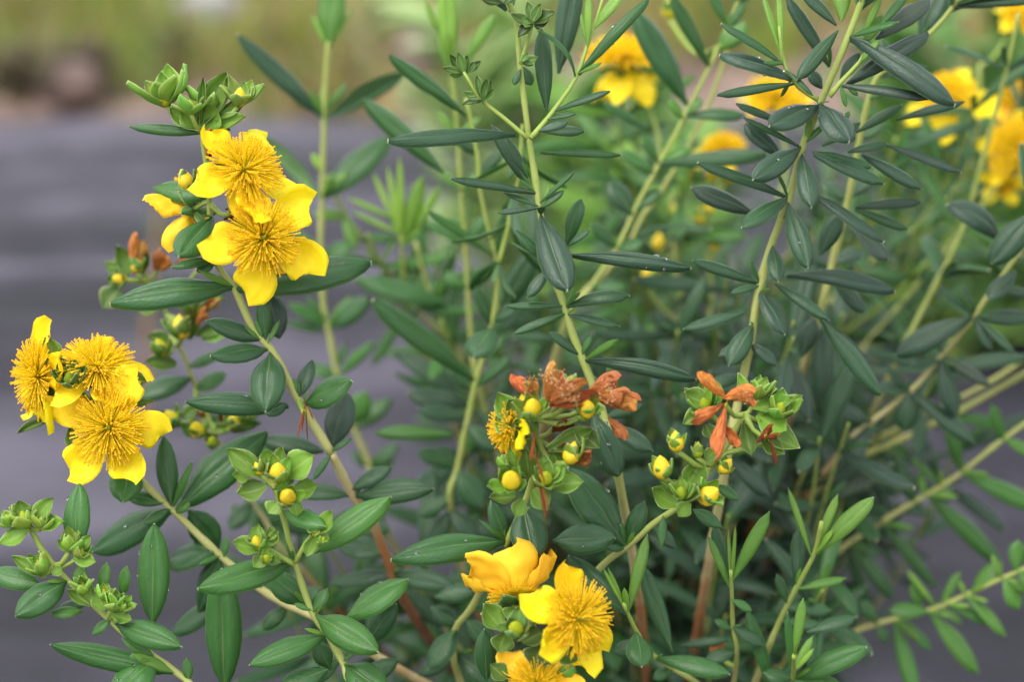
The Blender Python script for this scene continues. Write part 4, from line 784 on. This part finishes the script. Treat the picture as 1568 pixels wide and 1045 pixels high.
Mm.leaves((1284, 45, 1220, 122, 27, .35, dict(dz=-8)), (1311, 58, 1464, 159, 47, .1, dict(dz=-14, bend=.1, roll=0)), (1340, 58, 1424, -3, 37, .1, dict(dz=4, o=4)), (1312, 72, 1352, 22, 28, 1.6), (1282, 38, 1226, -18, 25, .2), (1272, 102, 1205, -8, 29, .1, dict(o=8)), (1288, 32, 1291, -34, 32, 1.9), (1345, 42, 1392, -14, 17, .8), (1322, 55, 1350, -10, 14, 1.8),
  (1248, 157, 1178, 191, 43, .1, dict(dz=-8, bend=.04)), (1252, 155, 1301, 216, 49, .1, dict(dz=-10, bend=.06)), (1260, 135, 1240, 108, 26, .1, dict(o=5)), (1220, 222, 1137, 178, 13, .3), (1200, 188, 1127, 157, 17, .2, dict(o=3)), (1198, 240, 1140, 187, 36, .05, dict(o=4)), (1222, 222, 1154, 274, 37, .05, dict(dz=-12)), (1238, 237, 1243, 317, 35, .1, dict(dz=-10, roll=0)), (1245, 231, 1336, 255, 23, .3), (1247, 235, 1355, 280, 31, .2), (1258, 222, 1318, 186, 22, .3, dict(o=8)), (1236, 216, 1241, 178, 12, 1.8), (1240, 220, 1262, 190, 12, 1.2),
  (1200, 298, 1069, 247, 21, .1), (1155, 326, 1059, 286, 38, .0, dict(o=4)), (1202, 299, 1135, 347, 29, .3, dict(dz=-10)), (1207, 308, 1238, 410, 39, .15, dict(dz=-10, roll=0)), (1240, 292, 1355, 369, 25, .1, dict(dz=-6, o=2)), (1310, 316, 1412, 307, 22, .1, dict(o=20)), (1310, 320, 1392, 351, 20, .4, dict(o=20)), (1320, 236, 1412, 289, 25, .1, dict(o=14)), (1358, 220, 1473, 263, 19, .1, dict(o=14)), (1298, 232, 1358, 218, 17, .2, dict(o=10)), (1372, 182, 1478, 154, 19, .15, dict(o=22)), (1310, 202, 1381, 160, 19, .3, dict(o=20)),
  (1190, 378, 1192, 431, 28, .2, dict(dz=-8)), (1155, 431, 1061, 398, 23, .1), (1160, 436, 1119, 448, 13, .3), (1187, 433, 1270, 490, 23, .15), (1168, 446, 1203, 512, 33, .1, dict(dz=-8)), (1205, 420, 1372, 446, 35, .0, dict(o=14, bend=.16)), (1140, 478, 1046, 503, 21, .2), (1155, 496, 1116, 560, 37, .15, dict(dz=-6)), (1255, 391, 1286, 327, 37, .1, dict(o=26)), (1310, 350, 1362, 397, 37, .0, dict(o=20)), (1278, 430, 1326, 478, 31, .1, dict(o=26)), (1258, 488, 1351, 606, 37, .15, dict(o=4)), (1262, 490, 1335, 560, 20, .1, dict(o=14)), (1226, 548, 1246, 487, 33, .1, dict(o=30)),
  (1290, 190, 1300, 170, 10, 1.0), (1196, 335, 1215, 318, 10, 1.4), (1160, 452, 1172, 430, 10, 1.5), (1148, 525, 1190, 560, 24, .1), (1150, 520, 1100, 545, 20, .2), (1142, 570, 1190, 640, 34, .1, dict(o=6)), (1140, 575, 1085, 590, 24, .2, dict(o=8)), (1128, 635, 1090, 700, 36, .1, dict(o=20)), (1126, 640, 1200, 690, 30, .1, dict(o=20)), (1115, 700, 1180, 760, 34, .1, dict(o=20)), (1112, 715, 1050, 740, 34, .1, dict(o=25)))
# --- slanting canes on the right
N = Stem(S, 612, 660, 5.5, 6.5, .3, .8, [(1600, 330), (1568, 377), (1510, 457), (1487, 491), (1443, 544), (1396, 598), (1330, 650), (1290, 688)], tail=True)
N.leaves((1584, 325, 1518, 404, 52, .05, dict(o=-10)), (1532, 366, 1452, 311, 52, .0, dict(bend=.16)), (1556, 414, 1513, 459, 32, .1, dict(o=-4)), (1480, 480, 1370, 544, 42, .1, dict(bend=.1)), (1485, 476, 1439, 438, 17, .2), (1490, 472, 1474, 438, 13, .2), (1500, 490, 1584, 484, 32, .05), (1495, 487, 1519, 537, 23, .1), (1503, 490, 1556, 542, 17, .2), (1437, 550, 1386, 568, 19, .2), (1448, 556, 1466, 640, 42, .1), (1452, 552, 1517, 590, 24, .1), (1396, 606, 1385, 662, 42, .1), (1400, 606, 1494, 680, 34, .1, dict(bend=.1)), (1395, 598, 1340, 590, 24, .2), (1390, 600, 1360, 560, 18, .3), (1335, 645, 1280, 620, 28, .1), (1330, 652, 1300, 720, 30, .1), (1520, 440, 1580, 450, 20, .2), (1560, 380, 1575, 340, 16, 1.0), (1445, 540, 1420, 510, 14, .6))
N.auto(3, 30, 8, .1, .55, .95)
O1 = Stem(S, 668, 705, 6.5, 7.5, .38, .5, [(1640, 530), (1568, 573), (1490, 618), (1448, 640), (1366, 680), (1316, 702), (1240, 760)], tail=True)
O2 = Stem(S, 690, 720, 5.5, 6.5, .38, .5, [(1600, 528), (1520, 583), (1440, 625), (1360, 665), (1310, 690), (1240, 740)], tail=True)
O1.leaves((1366, 680, 1402, 770, 26, .3), (1350, 690, 1412, 780, 26, .2), (1460, 640, 1540, 650, 24, 1.0), (1450, 645, 1470, 690, 30, .7), (1320, 700, 1370, 790, 30, .15), (1325, 695, 1365, 760, 28, .2), (1570, 575, 1600, 620, 26, 1.0), (1310, 705, 1260, 720, 26, .2), (1300, 710, 1345, 800, 24, .3))
P1 = Stem(S, 655, 700, 5, 6, .35, .6, [(1620, 610), (1568, 650), (1530, 678), (1460, 733), (1385, 778), (1300, 832), (1255, 868), (1200, 920)], tail=True)
P1.leaves((1482, 733, 1604, 782, 36, 1.0), (1430, 768, 1535, 862, 38, 1.0), (1415, 762, 1410, 722, 14, 1.5), (1470, 718, 1454, 648, 30, 1.0), (1358, 810, 1437, 902, 24, .7), (1308, 840, 1369, 920, 28, .5, dict(bend=.16)), (1476, 722, 1520, 735, 18, 1.5), (1420, 770, 1460, 750, 16, 1.2), (1440, 740, 1395, 700, 18, 1.2), (1355, 800, 1300, 790, 20, .4), (1310, 835, 1350, 850, 22, .3), (1540, 672, 1590, 700, 24, 1.2), (1535, 672, 1520, 620, 24, 1.0), (1300, 838, 1330, 930, 26, .4, dict(o=10)), (1260, 870, 1280, 940, 24, .3), (1400, 770, 1380, 720, 20, .6))
Q = Stem(S, 630, 680, 4.5, 5.5, .22, .6, [(1610, 850), (1568, 872), (1526, 890), (1466, 918), (1416, 938), (1339, 957), (1270, 985)], tail=True)
Q.leaves((1422, 937, 1363, 934, 28, 1.1, dict(o=-8)), (1434, 932, 1389, 873, 13, 1.7), (1440, 925, 1470, 876, 19, 1.2), (1408, 935, 1400, 890, 24, 1.1), (1430, 945, 1500, 1031, 37, 1.2), (1372, 955, 1404, 1074, 32, 1.0), (1380, 952, 1427, 995, 22, .9), (1482, 914, 1541, 975, 24, 1.4, dict(bend=.12)), (1452, 930, 1528, 958, 22, 1.1, dict(bend=.12)), (1485, 905, 1534, 862, 28, 1.3), (1540, 888, 1562, 934, 36, 1.1), (1552, 868, 1560, 828, 32, 1.1), (1535, 885, 1520, 850, 14, 1.8), (1480, 915, 1470, 890, 10, 1.8), (1540, 890, 1590, 905, 24, 1.4), (1440, 935, 1475, 955, 14, 1.4), (1345, 955, 1320, 920, 24, .5), (1345, 958, 1360, 985, 22, .6), (1300, 970, 1280, 1020, 28, .4), (1560, 872, 1610, 930, 30, 1.2))
# --- background canes upper right
R1 = Stem(S, 715, 740, 4, 5.5, .22, .45, [(1585, 170), (1560, 230), (1530, 280), (1480, 345), (1440, 394), (1350, 500), (1300, 560), (1240, 640)], tail=True); R1.auto(8, 36, 9, .35, 0, .75)
R2 = Stem(S, 730, 745, 4, 5, .2, .4, [(1500, 100), (1497, 200), (1480, 262), (1433, 327), (1366, 377), (1290, 440), (1240, 520)], tail=True); R2.auto(8, 36, 10, .5, 0, .8)
R3 = Stem(S, 590, 640, 4, 6.5, .15, .3, [(1478, -14), (1458, 12), (1430, 45), (1372, 95), (1345, 115), (1331, 150), (1316, 215), (1300, 300), (1275, 400), (1255, 480)], tail=True)
R3.leaves((1465, 12, 1594, -2, 17, .2), (1410, 60, 1447, -20, 52, .2, dict(o=8)), (1372, 95, 1350, 60, 20, .3, dict(o=6)), (1345, 118, 1420, 100, 22, .3, dict(o=10)), (1318, 212, 1355, 190, 18, .6, dict(o=8)), (1316, 215, 1280, 190, 24, .2, dict(o=10)), (1300, 300, 1340, 270, 24, .3, dict(o=8)), (1298, 305, 1260, 280, 28, .2, dict(o=14)), (1275, 400, 1320, 385, 26, .2, dict(o=8)), (1270, 410, 1230, 380, 26, .2, dict(o=8)), (1330, 150, 1365, 130, 18, .8))
R4 = Stem(S, 640, 690, 4, 6, .15, .3, [(1560, 20), (1545, 90), (1525, 170), (1500, 260), (1470, 360), (1420, 460), (1370, 560)], tail=True); R4.auto(8, 34, 9, .3, 0, .9)
V1 = Stem(S, 632, 660, 4.5, 6.5, .18, .35, [(1140, -25), (1115, 40), (1094, 87), (1047, 181), (1010, 250), (974, 318), (945, 380), (905, 440), (860, 510)], tail=True)
V2 = Stem(S, 660, 690, 4.5, 6.5, .3, .5, [(1120, 60), (1074, 187), (1011, 295), (985, 330), (960, 380), (925, 420), (870, 490)], tail=True)
V1.leaves((1045, 155, 974, 14, 52, .55, dict(dz=-6)), (1084, 100, 1028, -12, 28, .7), (1098, 75, 1142, 34, 42, 1.4), (1060, 178, 1142, 174, 26, .5), (1048, 183, 1025, 150, 20, 1.2), (1052, 175, 1075, 150, 20, 1.1), (1012, 250, 1176, 233, 32, .5), (1008, 250, 985, 205, 20, 1.0), (990, 196, 926, 157, 20, .6, dict(o=14)), (972, 330, 934, 277, 42, .5), (975, 320, 1010, 290, 26, .6), (1115, 40, 1085, -20, 20, .9), (1112, 45, 1140, 0, 20, .9), (1000, 262, 950, 230, 26, .8), (945, 380, 905, 340, 26, .7), (945, 382, 985, 370, 26, .6), (905, 440, 960, 440, 24, .8), (1015, 245, 1060, 225, 18, 1.3))
V2.auto(7, 34, 9, .6, .1, .95)
W_ = Stem(S, 715, 730, 4.5, 5.5, .4, .5, [(1028, 300), (1031, 361), (1036, 423), (1051, 486), (1060, 525), (1070, 600)], tail=True)
W2 = Stem(S, 712, 716, 3, 4.5, .15, .35, [(993, 425), (998, 452), (1020, 478), (1048, 498)])
W3 = Stem(S, 716, 722, 3, 4.5, .15, .3, [(1090, 300), (1082, 350), (1084, 400), (1090, 450), (1080, 540)], tail=True)
for st in (W_, W3): st.auto(5, 24, 7, .8, 0, .8)
for (x, y, r, ax, c, sd, dd) in ((995, 424, 13, (.1, .8, .5), (1, 1, 1), 91, 705), (1008, 375, 10, (.1, .9, .3), (.9, .9, 1), 92, 712), (1062, 266, 11, (.3, .6, .6), (1, 1, 1), 93, 712), (1090, 268, 10, (.3, .6, .6), (1, 1, 1), 94, 716), (1072, 335, 9, (0, .9, .3), (.9, .95, 1), 95, 712), (1085, 322, 9, (.3, .9, .3), (.9, .95, 1), 96, 716), (1025, 18, 12, (.1, .9, .3), (.7, .9, .8), 97, 690), (1030, 330, 9, (0, .9, .3), (.7, .9, .8), 98, 714), (1115, 270, 12, (.2, .6, .7), (1, 1, 1), 99, 720), (1095, 380, 8, (.2, .9, .3), (.8, .9, .8), 90, 716)):
    bud(S, x, y, dd, r, ax, c, sep=1.7, open_=24, seed=sd, scol=(.15, .30, .05))
V3 = Stem(S, 700, 700, 3, 4, .1, .2, [(958, 100), (975, 135), (1000, 180), (1010, 230), (1000, 275)])
flower(S, 956, 98, 700, 68, (-.05, .92, .35), 0, (-42, -46, -40, -38, -42), seed=12, st=.86, label='blurred yellow flower standing alone with drooping petals', angs=[-62, -118, 175, 40, 110])
V4 = Stem(S, 722, 715, 3, 4, .1, .2, [(1185, 160), (1195, 200), (1205, 250), (1190, 310)])
flower(S, 1186, 152, 722, 50, (.0, .75, .6), 0, (-10,), Y_PETAL, seed=13, st=.85, label='blurred golden flower behind narrow blue green leaves')
flower(S, 1108, 228, 730, 40, (-.1, .8, .55), 30, (-10,), seed=14, st=.75)
R5 = Stem(S, 724, 735, 3, 4, .15, .3, [(1455, 150), (1470, 190), (1490, 220), (1497, 240)])
flower(S, 1452, 148, 720, 64, (-.3, .55, .75), 20, (-25, -30, -20, -30, -25), seed=15, st=.6, label='blurred yellow flower with long petals against dark green', angs=[50, 120, 190, 242, 330])
flower(S, 1560, 226, 712, 58, (-.45, .3, .8), 0, (-10,), Y_PETAL, seed=16, st=.8, label='blurred orange yellow flower at the end of a back cane')
flower(S, 1556, 148, 735, 40, (-.2, .6, .7), 0, (-10,), O_PETAL, seed=17, st=.8); flower(S, 1535, 282, 725, 34, (0, .4, .8), 0, (-10,), seed=18, st=.6); flower(S, 1560, 24, 740, 36, (0, .6, .7), 0, (-10,), seed=19, st=.7)
withered(S, 1098, 1000, 600, [(1085, 1008, 1108, 992, 24), (1090, 1012, 1100, 988, 18), (1096, 1015, 1102, 1035, 10)], seed=47, label='small withered orange flower low among dark leaves')
# --- inner canes and dark filling foliage
fr = random.Random(21); st0 = rnd.getstate()
def filler(n, xr, yr, dr, tone, L=34, W=8.6, kind='narrow', nodes=9, age=(.25, .8)):
    S.kind = kind
    for k in range(n):
        x, y = fr.uniform(*xr), fr.uniform(*yr); d = fr.uniform(*dr)
        bx, by = 1010 + (x - 1010) * .55 + fr.uniform(-40, 40), y + fr.uniform(220, 330)
        st = Stem(S, d, min(d + 90, 960), 2.8, 4.4, age[0] * fr.random(), age[1] * fr.uniform(.5, 1), [(x, y), (x + (bx - x) * .25 + fr.uniform(-14, 14), y + (by - y) * .36), (x + (bx - x) * .6, y + (by - y) * .7), (bx, by)], tail=True)
        st.auto(nodes, L, W, tone + fr.uniform(-.15, .2), 0, .62)
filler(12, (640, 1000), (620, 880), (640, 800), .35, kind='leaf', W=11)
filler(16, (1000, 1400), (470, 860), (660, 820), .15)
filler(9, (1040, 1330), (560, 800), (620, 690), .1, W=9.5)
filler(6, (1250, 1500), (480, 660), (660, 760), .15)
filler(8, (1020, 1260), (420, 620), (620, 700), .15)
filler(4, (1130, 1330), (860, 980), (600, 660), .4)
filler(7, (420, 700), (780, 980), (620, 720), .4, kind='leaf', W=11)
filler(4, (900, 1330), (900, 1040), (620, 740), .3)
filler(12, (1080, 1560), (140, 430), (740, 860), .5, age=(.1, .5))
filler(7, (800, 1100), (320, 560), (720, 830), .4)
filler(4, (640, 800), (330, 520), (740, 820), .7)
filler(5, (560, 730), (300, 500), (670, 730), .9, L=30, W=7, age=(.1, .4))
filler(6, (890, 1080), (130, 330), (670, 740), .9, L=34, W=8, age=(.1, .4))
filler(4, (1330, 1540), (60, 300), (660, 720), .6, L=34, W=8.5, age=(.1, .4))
SH.flush(300, 30)

# ------------------------------------------------------------------ plants and ground cover behind
def leafy(name, label, cat, px, py, stems, L, W, tone, kind='leaf'):
    b = ground_p(px, py); d = ground_d(py); pl = Plant(name, label, cat, b); pl.kind = kind
    for (x, y, dd) in stems:
        q = [(x, y), ((x + px) / 2 + rnd.uniform(-25, 25), (y + py) / 2 - 40), (px + rnd.uniform(-14, 14), py)]
        st = Stem(pl, (d + dd) * 1000, d * 1000, 2.0, 3.2, .0, .15, q)
        st.auto(7, L, W, tone, 0, .8, ang=50, droop=.3, axil=False)
    pl.flush(300)
leafy('leafy_plant', 'pale green broad leaved plant showing blurred between the upright canes', 'plant', 780, 540, [(690, 30, 0), (720, -40, .1), (720, 110, 0), (790, -20, .1), (850, 60, 0), (750, 180, 0), (830, 190, .0)], 85, 38, 3.6)
leafy('leafy_plant', 'mid green broad leaved plant blurred behind the lone yellow flower', 'plant', 930, 600, [(880, 150, 0), (930, 230, .1), (980, 260, -.1), (870, 290, .1), (1010, 180, 0), (920, 340, 0), (1060, 280, .1)], 85, 38, 1.8)
leafy('leafy_plant', 'dark and bright green bush blurred behind the flowers of the back canes', 'plant', 1450, 590, [(1400, 60, 0), (1470, 90, .1), (1540, 40, -.1), (1560, 180, .1), (1420, 200, 0), (1500, 260, 0), (1590, 300, .1), (1380, 300, 0), (1490, 370, 0), (1570, 420, 0), (1350, 180, .1)], 95, 40, 1.6)
def weed(label, px, py, top, tint_age, n, L, W, tone):
    b = ground_p(px, py); d = ground_d(py); pl = Plant('weed_plant', label, 'weed', b); pl.kind = 'narrow'
    for k in range(n):
        x = top[0] + rnd.uniform(-22, 22) * (k > 0); y = top[1] + rnd.uniform(0, 50) * (k > 0)
        st = Stem(pl, d * 1000 - 20, d * 1000, 2, 3.5, tint_age, tint_age + .1, [(x, y), ((x + px) / 2 + rnd.uniform(-8, 8), (y + py) / 2), (px + rnd.uniform(-6, 6), py)])
        st.auto(5, L, W, tone, 0, .7, axil=False)
    pl.flush(300)
weed('thin reddish weed stalk standing on the fabric behind the flowers', 214, 700, (244, 300), .72, 2, 22, 6, .9)
weed('reddish brown dried weed with a dark seed head on the soil', 276, 165, (268, 30), .85, 4, 40, 12, -.7)
weed('withered dark brown weed tuft at the fabric edge', 40, 165, (30, 80), .95, 6, 60, 14, -.9)
weed('low dark weed clump on the soil between green tufts', 135, 130, (130, 70), .95, 6, 55, 14, -.8)
weed('tall straw brown weed among the grass behind the upright cane', 598, 190, (600, -10), .6, 4, 40, 10, 1.2)
# grass
def grass():
    t = NT('grass'); a = t.n('Attribute'); a.attribute_name = 'tint'
    thin_shader(t, a.outputs['Color'], t.mix(1.0, a.outputs['Color'], (1.2, 1.3, .7), 'MULTIPLY'), .3, .6, .2)
    rs = random.Random(5); vs = []; fs = []; cols = []
    for k in range(1500):
        y = 2.42 + 2.6 * rs.random() ** 1.3; x = rs.uniform(-1.5, 1.5)
        dens = mnoise.noise(Vector((x * 1.6, y * 1.6, 11))) + (y - 2.80) * .7
        if dens < rs.uniform(-.2, .3): continue
        z0 = 0.05 * mnoise.noise(Vector((x * 2.3, y * 2.3, 7))) - .04
        g = rs.random(); base = (0.15, 0.18, 0.04) if g < .4 else (0.22, 0.29, 0.05) if g < .65 else (0.33, 0.26, 0.13)
        for q in range(14):
            a = rs.uniform(0, 6.28); h = rs.uniform(.04, .13); ln = rs.uniform(.3, 1.0) * h; w = rs.uniform(.003, .006)
            bx, by = x + rs.gauss(0, .03), y + rs.gauss(0, .03); dx, dy = math.cos(a), math.sin(a); i = len(vs)
            cc = tuple(c * rs.uniform(.7, 1.25) for c in base)
            for (f, hh) in ((0, 0), (.35, .6), (1, 1)):
                ww = w * (1 - f * .85)
                vs += [(bx + dx * ln * f - dy * ww, by + dy * ln * f + dx * ww, z0 + h * hh), (bx + dx * ln * f + dy * ww, by + dy * ln * f - dx * ww, z0 + h * hh)]; cols += [(*cc, 1)] * 2
            fs += [(i, i + 1, i + 3, i + 2), (i + 2, i + 3, i + 5, i + 4)]
    o = new_obj('grass', mesh_from('grass', vs, fs, mats=[t.m], attrs={'tint': cols})); tag(o, 'patchy yellow green grass growing on the soil beyond the fabric', 'grass', kind='stuff')
grass()
# stones
def stone(label, px, py, r, col, seed):
    import bmesh
    bm = bmesh.new(); bmesh.ops.create_icosphere(bm, subdivisions=3, radius=r)
    for v in bm.verts:
        n = v.co.normalized(); v.co *= 1 + .28 * mnoise.noise(n * 1.6 + Vector((seed, 0, 0))) + .08 * mnoise.noise(n * 5 + Vector((seed, 3, 0))); v.co.z *= .7
    me = bpy.data.meshes.new('stone'); bm.to_mesh(me); bm.free()
    m = simple_mat('stone_%d' % seed, [(0.3, tuple(c * .7 for c in col)), (0.7, col)], 30, .85, .2, 0.0, .004); me.materials.append(m)
    me.polygons.foreach_set('use_smooth', np.ones(len(me.polygons), dtype=bool))
    o = new_obj('stone', me); p = ground_p(px, py); o.location = (p.x, p.y, r * .35); o.rotation_euler = (0, 0, seed); tag(o, label, 'stone')
stone('pale grey stone lying in the grass beyond the fabric', 325, 30, .06, (.34, .32, .32), 1)
stone('rounded pinkish stone at the far edge of the fabric', 655, 95, .055, (.30, .22, .21), 2)
stone('flat pinkish brown stone on the bare soil', 110, 150, .05, (.20, .14, .12), 3)
